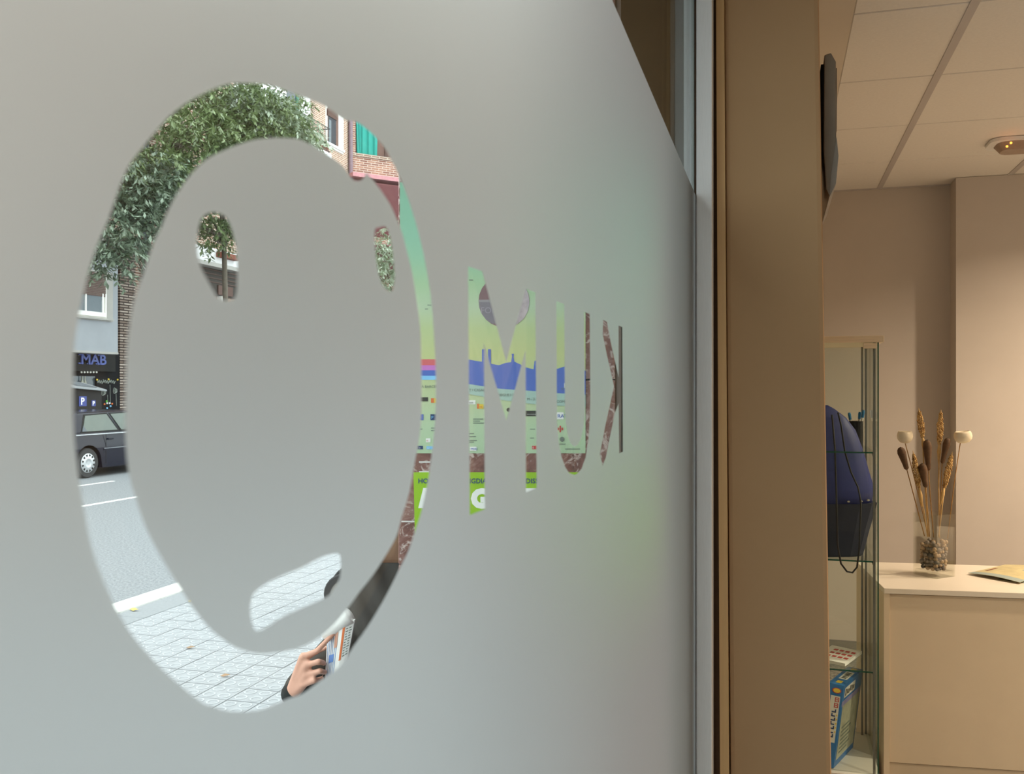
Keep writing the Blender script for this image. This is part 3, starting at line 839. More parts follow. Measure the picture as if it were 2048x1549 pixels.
for layer in range(9):
    for i in range(4):
        for j in range(4):
            if layer == 8 and random.random() < .4: continue
            s = (i + .5 + random.uniform(-.25, .25) + (.2 if layer % 2 else -.2)) / 4; t = (j + .5 + random.uniform(-.25, .25) + (.2 if layer % 2 else -.2)) / 4
            s = min(max(s, .02), .98); t = min(max(t, .02), .98)
            p = vb + (e1 + e2) * (t_ + .010) + e1 * inner * s + e2 * inner * t + UP * (.031 + layer * .0125 + random.uniform(-.002, .002))
            o = put_mesh('pebble', random.choice(pmesh), None, None, p, label='small rounded pebble in the glass vase', cat='pebble', group='pebbles filling the glass vase')
            o.rotation_euler = (random.uniform(0, .5), random.uniform(0, .5), random.uniform(0, 6.28))
vc = vb + (e1 + e2) * S_ / 2
def z6(x, y): return (1740 + x * .2711, 780 + y * .2711)
def vp(x, y, off=0):
    a = z6(x, y); return P(a[0], a[1], (vc - EYE).dot(FV) + off)
def stem_path(top, bot, off0, off1, mids=()):
    pts = [top] + list(mids) + [bot]; n = len(pts)
    return [vp(q[0], q[1], off0 + (off1 - off0) * i / (n - 1)) for i, q in enumerate(pts)]
def wheat(tip, headend, base, off, label, mids=()):
    path = stem_path(headend, base, off, off * .3, mids)
    r = root('dried_wheat', path[-1], label, 'dried wheat', 'dried wheat stems in the vase')
    obj('stem', MB().tube(path, [.0028] + [.0022] * (len(path) - 1), 6), 'strawpale', r, smooth=True)
    a, b = vp(*headend, off), vp(*tip, off); ax = (b - a).normalized(); L = (b - a).length
    u_ = ax.cross(FV).normalized(); w_ = ax.cross(u_)
    mb = MB(); m2 = MB()
    n = int(L / .0042)
    for i in range(n):
        for k in range(5):
            ang = k * 1.2566 + i * .63
            rad = (.0085 * math.sin(math.pi * (.12 + .8 * i / n)) + .001) * random.uniform(.75, 1.3)
            c = a + ax * (L * (i + .3) / n) + (u_ * math.cos(ang) + w_ * math.sin(ang)) * rad
            (mb if random.random() < .62 else m2).ball(c, (.0026 * random.uniform(.8, 1.3), .0026, .0042), 5, 4)
    obj('grain_head', mb, 'strawpale', r, smooth=True)
    obj('dark_grains', m2, 'strawdark', r, smooth=True)
    mb = MB().tube([a - ax * .075, a - ax * .03, a + ax * .015], [.002, .0075, .002], 6)
    obj('leaf_sheath', mb, 'strawpale', r, smooth=True)
    mb = MB().tube([b - ax * .01, b + ax * .014], [.004, .0006], 5)
    obj('tip_awn', mb, 'strawpale', r)
wheat((362, 160), (388, 350), (430, 1085), .0, 'dried wheat stem reaching highest at the left of the vase', [(400, 620)])
wheat((522, 170), (512, 400), (512, 1095), .01, 'tall dried wheat stem rising from the middle of the vase', [(506, 700)])
wheat((320, 475), (362, 720), (425, 1085), -.02, 'short dried wheat stem leaning left behind the brown pods', [(395, 880)])
wheat((602, 485), (548, 720), (505, 1090), -.015, 'short dried wheat stem leaning right in the vase', [(530, 880)])
def pod(tip, end, base, w, off, label, mids=()):
    path = stem_path(end, base, off, off * .3, mids)
    r = root('dried_pod', path[-1], label, 'dried pod', 'brown dried seed pods in the vase')
    obj('stem', MB().tube(path, .0019, 6), 'strawdark', r, smooth=True)
    a, b = vp(*end, off), vp(*tip, off); ax = (b - a); L = ax.length
    prof = [(.25, 0), (.55, .06), (.62, .25), (.8, .5), (1, .75), (.85, .9), (.5, .98), (.1, 1.0)]
    obj('pod_body', MB().lathe([(w * p, L * h) for p, h in prof], a, ax, 14), 'podbrown', r, smooth=True)
    obj('pod_scar', MB().lathe([(w * .62, L * .82), (w * .42, L * .965), (w * .1, L * 1.012)], a - FV * .001, ax, 12), 'black', r, smooth=True)
pod((222, 425), (272, 590), (402, 1080), .016, -.01, 'brown dried pod leaning out at the far left of the vase')
pod((420, 370), (432, 595), (470, 1090), .0165, -.012, 'tall brown dried pod at the centre of the bouquet', [(445, 800)])
pod((383, 545), (412, 720), (440, 1085), .0165, -.03, 'lowest brown dried pod in front of the bouquet')
pod((575, 355), (532, 545), (508, 1090), .0135, -.006, 'brown dried pod leaning right against the tall wheat')
def whitepod(c, w, h, base, off, label, mids, tilt):
    cen = vp(*c, off); s = .2711 * fwv / FPX
    bot = (c[0] + tilt * 40, c[1] + h * .8)
    path = stem_path(bot, base, off, off * .3, mids)
    r = root('dried_bell_cup', path[-1], label, 'dried pod', 'cream dried cups in the vase')
    obj('stem', MB().tube(path, .0017, 6), 'strawdark', r, smooth=True)
    ax = (UP + RV * tilt * .25).normalized()
    W, Hh = w * s, h * s
    prof = [(.15, -1), (.6, -.85), (.9, -.4), (1, .1), (.95, .6), (.84, .92), (.7, .98), (.66, .8), (.3, .72), (.05, .7)]
    obj('cup', MB().lathe([(W * p, Hh * q) for p, q in prof], cen, ax, 20), 'podwhite', r, smooth=True)
whitepod((258, 350), 57, 47, (430, 1085), .02, 'cream rounded dried cup at the left of the bouquet', [(300, 545), (370, 830)], .0)
whitepod((687, 350), 65, 46, (572, 1100), .0, 'cream rounded dried cup at the right of the bouquet', [(620, 700)], -.5)

# ================================================================== OUTSIDE THE WINDOW
G = -.25                                              # pavement level
RD = G - .12                                          # road level
# ---- marble pier with posters
FM = 2.14
pl, pr_ = P(797, 774.5, FM), P(1231, 774.5, FM)
pier = root('marble_pier', (pl.x * .5 + pr_.x * .5, pl.y, G), 'red-brown marble clad pier outside carrying two posters', 'pier')
wdt = (pr_ - pl).length
slabs = [G] + [P(900, y, FM).z for y in (1130, 760, 395, 20)] + [3.2]
for i in range(len(slabs) - 1):
    a, b = slabs[i] + .0015, slabs[i + 1] - .0015
    p = Vector((pl.x, pl.y, a))
    obj('marble_slab', MB().obox(p, RV * wdt, FV * .03, UP * (b - a)), 'marble', pier, bevel=.0015, segs=1)
back = MB().prism([(pl.x + .004, pl.y + .031, G), (pr_.x - .01, pr_.y + .031, G), (-.33, 2.95, G), (pl.x + .01, 2.95, G)], (0, 0, 3.2 - G))
obj('pier_core', back, mat('pier_side_stone', '#6e6468', .6), pier)
obj('jamb_panel', MB().prism([(pr_.x - .002, pr_.y + .006, G), (pr_.x + .012, pr_.y + .004, G), (xo + .01, YE + .002, G), (xo - .02, YE + .05, G), (pr_.x - .01, YE + .05, G)], (0, 0, 3.2 - G)), 'brownjamb', pier)

def mp(px, py, lift=.0): return P(px, py, FM) - FV * lift * 1.0
def mrect(name, m, x0, y0, x1, y1, parent, lift, th=.0003):
    a = P(x0, y1, FM) - FV * lift; s = FM / FPX
    return obj(name, MB().obox(a, RV * (x1 - x0) * s, FV * th, UP * (y1 - y0) * s), m, parent)
def mpoly(name, m, pts, parent, lift, th=.0003, concave=False):
    s = FM / FPX
    if concave:
        f = fill2d([[(x, -y) for x, y in pts]], .00015)
        o = MB(); o.v = [P(v.x, -v.y, FM) - FV * (lift + v.z) for v in f.v]; o.f = f.f
        return obj(name, o, m, parent, weld=False)
    return obj(name, MB().prism([P(x, y, FM) - FV * lift for x, y in pts], FV * th), m, parent)
def mtext(name, m, s, px, py, hpx, parent, lift, shear=0, bold=0, sx=1, up=None):
    sc_ = FM / FPX
    return obj(name, text_mb(s, hpx * sc_ / .7, P(px, py, FM) - FV * lift, RV, UP, .0001, shear, bold=bold, sx=sx), m, parent, weld=False)
zp0, zp1 = P(900, 907, FM).z, P(900, 365, FM).z
Mgrad = ramp_z('poster_gradient', [(0, '#b0c8a6'), (.1, '#b6ccaa'), (.2, '#bfcca2'), (.36, '#c4cb90'), (.46, '#bcca96'), (.54, '#bacdae'), (.62, '#aac8a0'), (.72, '#98c4a6'), (.8, '#8fc0a6'), (1, '#82b69c')], zp0, zp1)
po = root('event_poster', P(985, 907, FM), 'tall green and yellow poster with blue city skyline on the marble pier', 'poster')
mrect('poster_sheet', Mgrad, 800, 365, 1171, 907, po, .0012, .0006)
circ = [(1008 + 51 * math.cos(a * .2618), 603 + 52 * math.sin(a * .2618)) for a in range(24)]
mpoly('round_picture', 'maroonprint', circ, po, .0018)
mpoly('picture_sign', mat('mauve_sign', '#857c86', .5), [(957, 600), (1000, 600), (1000, 648), (985, 648), (972, 640), (962, 626), (958, 612)], po, .0021)
mrect('picture_band', mat('pale_band', '#9c969a', .5), 957.5, 600, 990, 605, po, .0024)
mtext('picture_text', mat('sign_lilac', '#a39aa4', .5), 'FOI', 961, 627, 12, po, .0026)
mpoly('picture_stone', mat('pale_pink_stone', '#b7aab0', .5, var=.2, scale=60), [(1036, 560), (1050, 574), (1057, 590), (1059, 605), (1056, 622), (1048, 637), (1036, 648), (1030, 650)], po, .0021)
sky = [(905, 790), (905, 716), (930, 718), (950, 722), (964, 724), (964, 699), (971, 699), (971, 726), (976, 727), (976, 699), (982, 699), (982, 728), (998, 731), (1012, 726), (1022, 725), (1024, 713), (1023, 708), (1028, 708), (1027, 715), (1029, 724), (1040, 729), (1050, 735), (1067, 739), (1069, 722), (1073, 722), (1074, 738), (1090, 742), (1115, 738), (1130, 733), (1150, 736), (1171, 742), (1171, 800), (1120, 790), (1060, 782), (1000, 778), (960, 772), (930, 768)]
mpoly('skyline', 'posterblue', sky, po, .0018, concave=True)
mpoly('grey_band', 'postergrey', [(905, 768), (940, 769), (1000, 778), (1060, 782), (1120, 787), (1171, 790), (1171, 814), (1120, 812), (1060, 808), (1000, 800), (940, 789), (905, 788)], po, .0022, concave=True)
for (y0_, y1_, m_) in ((719, 731, 'rosered'), (731, 741, 'pink'), (741, 752, 'posterblue'), (752, 760, 'skyblue')):
    mrect('rainbow_stripe', m_, 801, y0_, 890, y1_, po, .0018)
for (t, x, y, h_) in (('A BARCELLA', 843, 776, 5), ('T I CASABLA', 938, 783, 5), ('DIEGUE I DE', 994, 793, 5), ('M - 3.1.1.', 1054, 801, 5), ('COMPL', 1113, 806, 5), ('B', 1127, 776, 9), ('BTV', 1122, 780, 4)):
    mtext('poster_text', 'inkgrey' if h_ != 9 else 'paper', t, x, y, h_, po, .003)
def logo(px, py, w, h_, m_, t=None, tm='paper', label=None):
    o = mrect('printed_logo', m_, px, py, px + w, py + h_, po, .0020)
    if t: mtext('logo_text', tm, t, px + w * .12, py + h_ * .78, h_ * .52, o, .0026)
logo(826, 795, 30, 8, 'inkdark', '-----'); logo(862, 797, 9, 9, 'orange'); logo(868, 797, 8, 9, 'yellow')
logo(936, 801, 15, 8, 'paper', 'ann', 'inkgrey'); logo(954, 808, 5, 10, 'orange'); logo(958, 809, 9, 9, 'yellow', 'm', 'red')
logo(838, 829, 9, 12, 'posterblue'); logo(861, 829, 12, 12, 'navyink', 'P', 'skyblue')
logo(940, 894, 13, 8, 'paper', 'MUD', 'posterblue'); logo(834, 892, 12, 7, 'navyink', '- x'); logo(853, 893, 14, 6, 'skyblue', 'bd')
logo(1051, 822, 22, 11, 'inkdark', '-------'); logo(1113, 825, 14, 14, 'paper', 'RAT', 'posterblue'); logo(1064, 892, 9, 7, 'red', 'E')
logo(852, 877, 9, 8, 'paper', 'o', 'red')
for x in (1115, 1119, 1123): mrect('red_mark', 'red', x, 856 - (x == 1119) * 4, x + 3, 861 + (x == 1119) * 4, po, .002)
mpoly('round_stamp', 'inkdark', [(1017 + 4 * math.cos(a * .5236), 820 + 4 * math.sin(a * .5236)) for a in range(12)], po, .002)
mpoly('round_stamp', 'inkgrey', [(1124 + 5 * math.cos(a * .5236), 879 + 5 * math.sin(a * .5236)) for a in range(12)], po, .002)
mb_lines = [(946, 838, 20), (946, 842, 14), (946, 846, 22), (938, 867, 10), (936, 873, 16), (862, 856, 12), (862, 861, 12), (840, 858, 5), (1060, 858, 10), (1060, 876, 8), (1130, 898, 30), (1117, 888, 14), (936, 881, 18), (938, 884, 10), (938, 560, 8), (1115, 750, 5), (1124, 777, 5), (855, 610, 8), (850, 618, 6), (822, 796, 4)]
s = FM / FPX
mb = MB()
for (x, y, w) in mb_lines: mb.obox(P(x, y + 1.4, FM) - FV * .0019, RV * w * s, FV * .0003, UP * 1.6 * s)
obj('small_print', mb, 'inkgrey', po)

pl2 = root('lime_poster', P(960, 1100, FM), 'lime green notice with white letters below the tall poster', 'poster')
mpoly('poster_sheet', 'lime', [(827, 945), (1180, 945), (1186, 1120), (831, 1120)], pl2, .0012, .0006)
for (t, x, sx_) in (('HOR', 836, 1), ('IGDIA', 939, .95), ('DISS', 1051, 1)):
    mtext('heading_text', 'navyink', t, x, 967, 9.5, pl2, .0018, sx=sx_, bold=.0003)
mtext('big_letter', 'paper', 'E', 836, 1014, 36, pl2, .0018, shear=.25, bold=.003)
mtext('big_letter', 'paper', 'G', 943, 1014, 34, pl2, .0018, bold=.0042)
mtext('big_letter', 'paper', 'T', 1048, 1014, 34, pl2, .0018, bold=.0045)
for i, (x0, y0_, x1, y1_) in enumerate(((838, 923, 861, 926), (803, 1042, 829, 1045), (838, 943, 858, 945))):
    a = P(x0, y1_, FM) - FV * .0009
    obj('tape_strip', MB().obox(a, RV * (x1 - x0) * s, FV * .0004, UP * (y1_ - y0_) * s), 'tape', pier)

# ---- ground
pav = root('pavement', (-3, 6, G), kind='structure')
xk0 = onZ(285, 1189, G).x; xk1 = onZ(285, 1208, G).x; xs1 = onZ(285, 1238, G).x
obj('pavement_bed', MB().box((xs1, -20, G - .3), (-.23, 60, G - .006)), 'joint', pav)
obj('paving_far', MB().box((xs1, 9.6, G - .006), (-.86, 60, G - .001)), 'panot', pav)
kx = xk1 + .035
for i in range(9):
    obj('edge_slab', MB().box((kx + .004, 2.2 + i * .9, G - .1), (xs1 - .004, 2.2 + i * .9 + .893, G)), 'granite', pav, bevel=.003, segs=1)
for i in range(-4, 14):
    obj('kerb_stone', MB().box((xk0, .4 + i * 1.0, G - .3), (xk1, .4 + i * 1.0 + .994, G + .004)), 'kerb', pav, bevel=.008, segs=1)
# four-circle cement tiles, 20 cm
T = .2
mb = MB().box((-T / 2 + .0035, -T / 2 + .0035, -.03), (T / 2 - .0035, T / 2 - .0035, 0))
tm = MB(); tm.v = list(mb.v); tm.f = list(mb.f)
for sx in (-1, 1):
    for sy in (-1, 1):
        c = Vector((sx * .047, sy * .047, 0)); n = 10; vs = []
        for (r, z) in ((.040, -.0005), (.036, .0035), (.028, .0035), (.023, -.0005)):
            vs += [c + Vector((r * math.cos(2 * math.pi * k / n), r * math.sin(2 * math.pi * k / n), z)) for k in range(n)]
        tm.add(vs, [[i * n + k, i * n + (k + 1) % n, (i + 1) * n + (k + 1) % n, (i + 1) * n + k] for i in range(3) for k in range(n)])
tme = mesh_from('paving_tile', tm, weld=False); tme.materials.append(M['panot']); tme.materials.append(M['panotring'])
for i_, p_ in enumerate(tme.polygons):
    if i_ >= 6 and ((i_ - 6) // 10) % 3 == 1: p_.material_index = 1  # flat ring tops get the paler cement colour
cand = []
x = xs1 + T / 2 + .004
while x < -1.0:
    y = 1.1
    while y < 9.5:
        d = Vector((x, y, G)) - EYE
        f_ = d.dot(FV)
        if f_ > 1:
            px = CX + FPX * d.dot(RV) / f_; py = CY - FPX * d.z / f_
            inside = 150 < px < 800 and 1090 < py < 1460
            vis = (inside and (py > 1225 or px < 480 or 480 < px < 700))
            cand.append((0 if vis else 1, abs(px - 500) + abs(py - 1300), x, y))
        y += T
    x += T
cand.sort()
chosen = cand[:300]
for (_, _, x, y) in chosen:
    o = put_mesh('paving_tile', tme, None, pav, (x + 3, y - 6, random.uniform(-.0012, .0008)))
    o.rotation_euler = (random.uniform(-.006, .006), random.uniform(-.006, .006), random.choice((0, math.pi / 2)))
rest = MB()
for (_, _, x, y) in cand[300:]: rest.box((x - T / 2 + .003, y - T / 2 + .003, G - .005), (x + T / 2 - .003, y + T / 2 - .003, G))
obj('paving_rest', rest, 'panot', pav, kind='stuff', weld=False)
obj('forecourt', MB().box((-1.0, -20, G - .02), (-.23, 9.6, G - .0005)), 'granite', pav)

rdr = root('road', (-9, 15, RD), kind='structure')
XFK = -15.25
obj('carriageway', MB().box((XFK, -30, RD - .2), (xk0 + .05, 120, RD)), 'asphalt', rdr)
def road_line(pa, pb, w):
    a, b = onZ(*pa, RD), onZ(*pb, RD); xm_ = (a.x + b.x) / 2
    return MB().box((xm_ - w, 3, RD), (xm_ + w, 40, RD + .003))
obj('parking_line', road_line((165, 1013), (272, 995), .05), 'roadline', rdr)
a = onZ(190, 968, RD)
obj('bay_mark', MB().box((a.x - .045, a.y - 1.2, RD), (a.x + .045, a.y + .5, RD + .003)), 'roadline', rdr)
obj('far_pavement', MB().box((-19.2, -30, RD), (XFK, 120, G)), 'granite', kind='structure')
# yellow leaves in the gutter
for i, (px, py) in enumerate(((258, 1219), (376, 1203), (262, 1221), (440, 1352), (372, 1296))):
    c = onZ(px, py, G + .006)
    mb = MB().add([c, c + Vector((.03, .015, .008)), c + Vector((.07, .0, .012)), c + Vector((.035, -.02, .003)), c + Vector((.035, .0, .016))], [[0, 1, 4], [1, 2, 4], [2, 3, 4], [3, 0, 4]])
    obj('fallen_leaf', mb, mat('yellow_leaf_%d' % i, ('#d9c46a', '#d6b84a', '#c9b25a', '#96785e', '#8e7660')[i], .7), None,
        ('yellow leaf in the kerb joint, nearest the left', 'yellow leaf lying on the granite edge slab', 'second yellow leaf in the kerb joint', 'brown leaf among the paving tiles', 'small tan leaf on the paving tiles')[i], 'leaf', 'fallen leaves on the pavement', weld=False)

# ---- buildings across the street
XF = -19.0
def frect(x0, y0_, x1, y1_, X=XF):
    xm_ = (x0 + x1) / 2
    ya, yb = onX(x0, 700, X).y, onX(x1, 700, X).y
    return ya, yb, onX(xm_, y1_, X).z, onX(xm_, y0_, X).z
def fbox(name, m, x0, y0_, x1, y1_, parent, X0=XF, X1=None, **kw):
    a, b, zl, zh = frect(x0, y0_, x1, y1_, X1 if X1 is not None else XF)
    return obj(name, MB().box((X0, a, zl), (X1 if X1 is not None else XF + .05, b, zh)), m, parent, **kw)

Y318 = onX(318, 700, XF).y; Y705 = onX(705, 700, XF).y
b1 = root('corner_apartment_house', (XF, 20, G), 'brick apartment house with grey stucco bay above a dark shop', 'building')
obj('brick_wall', MB().box((XF - 9, 8, G), (XF, Y318, 16)), 'brick', b1)
fbox('stone_strip', 'stone', 240, 500, 271, 860, b1, XF, XF + .10)
Xb = XF + .75
bay = fbox('stucco_bay', 'stucco', 40, 470, 236, 703, b1, XF, Xb, bevel=.01)
fbox('bay_soffit_edge', 'concrete', 40, 700, 237, 704.5, bay, XF, Xb + .01)
w1 = fbox('window_surround', 'concrete', 130, 538, 226, 640, b1, Xb, Xb + .03)
fbox('window_reveal', 'offwhite', 140, 542, 213.5, 637, w1, Xb, Xb + .05)
fbox('pane', 'curtain', 142, 588, 206, 624, w1, Xb, Xb + .055)
a_, b_, zl_, zh_ = frect(142, 542, 211, 590, Xb + .06)
mb = MB(); n = 14
for i in range(n): mb.box((Xb + .05, a_, zl_ + (zh_ - zl_) * i / n), (Xb + .075, b_, zl_ + (zh_ - zl_) * (i + .8) / n))
obj('roller_shutter', mb, 'shutterbrown', w1)
for xx in (172, 206, 212): fbox('window_bar', 'white', xx - 1, 588, xx + 1.5, 628, w1, Xb, Xb + .08)
fbox('window_sill', 'white', 135, 622, 213, 631, w1, Xb, Xb + .10)
fbox('stone_sill', 'concrete', 130, 634, 228, 637.5, w1, Xb, Xb + .14)
bl = fbox('balcony_slab', 'concrete', 247, 478, 288, 492, b1, XF, XF + 1.0)
a_, b_, zl_, zh_ = frect(247, 492, 288, 494, XF + 1.0)
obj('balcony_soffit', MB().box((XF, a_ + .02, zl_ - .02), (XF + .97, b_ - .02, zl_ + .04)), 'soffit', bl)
Yp1 = onX(292, 700, XF + .12).y
obj('drainpipe', MB().tube([(XF + .12, Yp1, G), (XF + .12, Yp1, 15)], .085, 10), 'pipe', b1)
# shop front
fbox('shop_shade_panel', 'shopdark', 40, 703, 240, 950, b1, XF, XF + .08)  # flat near-black panel; the shade of a recessed front is in its colour
sg = fbox('sign_board', 'black', 60, 705, 231, 742, b1, XF, XF + .2)
p0 = onX(157, 728, XF + .2)
hs_ = .34
k_ = (p0 - EYE).dot(FV) / FPX
sl = text_mb('MAB', 20 * k_ / .7, p0 + Vector((.01, .06, 0)), (0, 1, 0), UP, .02, bold=.008, sx=1.28)
zz = p0.z; th_ = 20 * k_
wid = max(v.y for v in sl.v) - p0.y
for t in (.0, .30, .36, .62, .70): sl.box((XF + .2, p0.y + wid * t - .02, zz), (XF + .225, p0.y + wid * t + .10, zz + .03))
for t in (.02, .30, .70): sl.box((XF + .2, p0.y + wid * t - .03, zz + th_ - .03), (XF + .225, p0.y + wid * t + .09, zz + th_))
obj('sign_letters', sl, 'mabblue', sg, weld=False)
fbox('door_glass', 'windowdark', 60, 752, 190, 900, b1, XF, XF + .1)
mb = MB()
for i in range(6):
    q = onX(163 + i * 6, 745, XF + .21); mb.ball(q, .03, 6, 4)
obj('sign_lamps', mb, 'offwhite', sg)
bb = fbox('blackboard', 'shopdark', 193, 756, 240, 900, b1, XF + .08, XF + .16)
mb = MB()
for (cx_, cy_, r_) in ((208, 785, 7), (231, 782, 6)):
    for k in range(3):
        q = onX(cx_ + k * 2 - 2, cy_, XF + .165)
        for j in range(14):
            a0, a1 = j * .45, (j + 1) * .45
            rr_ = r_ * k_ * (1 - .2 * k)
            mb.tube([q + Vector((0, .6 * rr_ * math.cos(a0), rr_ * math.sin(a0))), q + Vector((0, .6 * rr_ * math.cos(a1), rr_ * math.sin(a1)))], .008, 4)
for (cx_, y0_, y1_) in ((215, 790, 808), (232, 788, 812), (220, 770, 808)):
    mb.tube([onX(cx_, y0_, XF + .165), onX(cx_ + 1, y1_, XF + .165)], .007, 4)
for i in range(9):
    q = onX(196 + i * 4, 766 + (i % 3), XF + .165); mb.tube([q, q + Vector((0, .05, .08))], .012, 4)
    mb.tube([q, q + Vector((0, -.03, .1))], .010, 4)
obj('chalk_drawing', mb, mat('chalk', '#8d938c', .9), bb, weld=False)
for (px, py, m_) in ((213, 803, mat('green_dot', '#5fc83c', .5)), (209, 809, 'orange'), (224, 808, 'orange'), (214, 807, 'paper'), (219, 807, 'paper'), (221, 813, 'skyblue'), (214, 817, 'skyblue'), (219, 821, 'posterblue'), (194, 760, 'yellow'), (217, 759, 'yellow'), (235, 760, 'yellow')):
    obj('magnet', MB().ball(onX(px, py, XF + .17), .028, 8, 5), m_, bb, smooth=True)
for i, px in enumerate((164.5, 170)):
    q = onX(px, 772, XF + .16); q.z -= .0
    obj('bottle', MB().lathe([(.035, -.12), (.04, 0), (.04, .1), (.015, .17), (.014, .26), (.02, .27)], q, n=10), mat('bottle_%d' % i, '#8d8d80', .4), b1, smooth=True)

# second house
b2 = root('brick_apartment_house', (XF, 34, G), 'pale brick apartment house with white balconies above the trees', 'building')
obj('brick_wall', MB().box((XF - 9, Y318 + .01, G), (XF, Y705, 22)), 'palebrick', b2)
fbox('white_wall_panel', 'whitewall', 385, 498, 480, 527, b2, XF, XF + .06)
fbox('slab_edge', 'concrete', 385, 526, 480, 534, b2, XF, XF + .5)
fbox('dark_cladding', 'shutterdark', 385, 534, 480, 592, b2, XF, XF + .1)
for y in (541, 549, 557, 565): fbox('cladding_rail', 'shutterbrown', 385, y, 480, y + 1.4, b2, XF + .1, XF + .13)
fbox('lower_panel', 'shutterbrown', 437, 573, 466, 592, b2, XF + .1, XF + .14)
fbox('white_post', 'white', 444, 593, 449, 640, b2, XF, XF + .2)
fbox('brick_balcony', 'terracotta', 444, 508, 480, 518, b2, XF + .06, XF + .3)
# top floor windows and balcony
fbox('white_wall_panel', 'whitewall', 470, 120, 573, 250, b2, XF, XF + .05)
dW = fbox('balcony_door', 'windowdark', 574, 170, 598, 262, b2, XF, XF + .05)
fbox('green_shutter', mat('green_shutter', '#2f6b5c', .6), 593, 170, 598, 262, dW, XF + .05, XF + .08)
sh = fbox('white_shutter', 'whitewall', 598.5, 170, 622, 265, b2, XF, XF + .10)
for i in range(4): fbox('shutter_fold', 'white', 600 + i * 5.6, 172, 601.6 + i * 5.6, 264, sh, XF + .1, XF + .13)
fbox('brick_return', 'brick', 623, 170, 630, 300, b2, XF, XF + .15)
wn = fbox('window', 'white', 653, 205, 687, 300, b2, XF, XF + .06)
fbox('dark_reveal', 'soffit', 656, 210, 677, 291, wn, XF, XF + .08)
fbox('pane', 'windowdark', 657, 236, 672, 287, wn, XF, XF + .09)
fbox('shutter_box', 'shutterbrown', 656, 222, 674, 236, wn, XF, XF + .12)
fbox('window_bar', 'curtain', 658.5, 240, 662.5, 284, wn, XF, XF + .11)
fbox('sill', 'whitewall', 653, 291, 690, 295.5, wn, XF, XF + .14)
Xbl = XF + 1.0
ya, yb = onX(500, 300, Xbl).y, onX(663, 300, Xbl).y
zf = onX(662, 305, Xbl).z; zr = onX(662, 258, Xbl).z
bal = obj('balcony_slab', MB().box((XF, ya, zf - .28), (Xbl, yb, zf - .06)), 'whitewall', b2)
rl = MB().tube([(Xbl - .05, ya, zr), (Xbl - .05, yb - .05, zr), (XF, yb - .05, zr)], .022, 6)
rl.tube([(Xbl - .05, ya, zf + .02), (Xbl - .05, yb - .05, zf + .02), (XF, yb - .05, zf + .02)], .018, 6)
n = int((yb - ya) / .13)
for i in range(n): yy = ya + (yb - .05 - ya) * i / n; rl.tube([(Xbl - .05, yy, zf), (Xbl - .05, yy, zr)], .009, 4)
for i in range(6): xx = XF + .9 * i / 6; rl.tube([(xx, yb - .05, zf), (xx, yb - .05, zr)], .009, 4)
obj('railing', rl, 'iron', bal)
pY = onX(701.5, 300, XF + .12).y
obj('drainpipe', MB().tube([(XF + .12, pY, G), (XF + .12, pY, 21)], .10, 10), 'pipered', b2)
for i, px in enumerate((626, 638, 650)):
    q = onX(px, 290, XF + .75)
    c = Vector((XF + .72, q.y, zf - .06))
    pt = root('potted_plant', c, ('leftmost terracotta pot on the white balcony', 'middle terracotta pot on the white balcony', 'terracotta pot with green sprigs at the balcony corner')[i], 'potted plant', 'pots on the balcony')
    obj('pot', MB().lathe([(.13, 0), (.18, .26), (.2, .26), (.2, .31), (.17, .31), (.16, .28)], c, n=12), 'terracotta', pt)
    lf = MB()
    for k in range(60):
        a = random.uniform(0, 6.28); e = random.uniform(.1, .45)
        t = Vector((math.cos(a) * .25, math.sin(a) * .25, e)) * random.uniform(.5, 1)
        o0 = c + Vector((0, 0, .28)); w_ = Vector((-math.sin(a), math.cos(a), 0)) * .03
        lf.add([o0 + t * .5 - w_, o0 + t, o0 + t * .5 + w_, o0 + t * .2], [[0, 1, 2, 3]])
    obj('foliage', lf, 'leafA', pt, weld=False, kind='stuff')
# angled oriel with the teal curtain
O0 = Vector((XF, Y705 - .0, 0)); od = Vector((math.sin(math.radians(42)), math.cos(math.radians(42)), 0)); on_ = Vector((od.y, -od.x, 0))
def onO(px, py, lift=0):
    r = ray(px, py); p0_ = O0 + on_ * lift
    t = (p0_ - EYE).dot(on_) / r.dot(on_); return EYE + r * t
obr = brick_mat('oriel_brick', '#a27662', '#80554a', '#c8b8ac', axis=tuple(od), rh=.10, bw=.38, ms=.014)
b3 = root('corner_block', (XF + 2, Y705 + 2, G), 'brick corner block with teal balcony curtain and maroon awning', 'building')
def opan(name, m, x0, y0_, x1, y1_, parent, l0, l1, **kw):
    xm_ = (x0 + x1) / 2
    a = onO(x0, 700, l1); b = onO(x1, 700, l1); zl, zh = onO(xm_, y1_, l1).z, onO(xm_, y0_, l1).z
    a.z = zl; return obj(name, MB().obox(a - on_ * (l1 - l0), Vector((b.x - a.x, b.y - a.y, 0)), on_ * (l1 - l0), UP * (zh - zl)), m, parent, **kw)
O1 = O0 + od * 9
obj('brick_wall', MB().prism([(O0.x, O0.y + .02, G), (O1.x, O1.y, G), (O1.x - 4, O1.y + 5, G), (XF - 9, O1.y + 5, G), (XF - 9, O0.y + .02, G)], UP * 24), obr, b3)
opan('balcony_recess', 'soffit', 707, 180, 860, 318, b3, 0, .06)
opan('brick_pier', obr, 702, 180, 711, 360, b3, 0, .3)
cw = []
n = 28
for i in range(n + 1):
    s_ = i / n
    cw.append((711 + 46 * s_, .18 + .03 * math.sin(s_ * 21 + 3 * s_ * s_) + .02 * math.sin(s_ * 47)))
mb = MB(); vs = []
for (px, l) in cw:
    t = onO(px, 195, l); b_ = onO(px + (3 if px < 716 else 0) - (3 if px > 752 else 0), 316, l); vs += [t, b_]
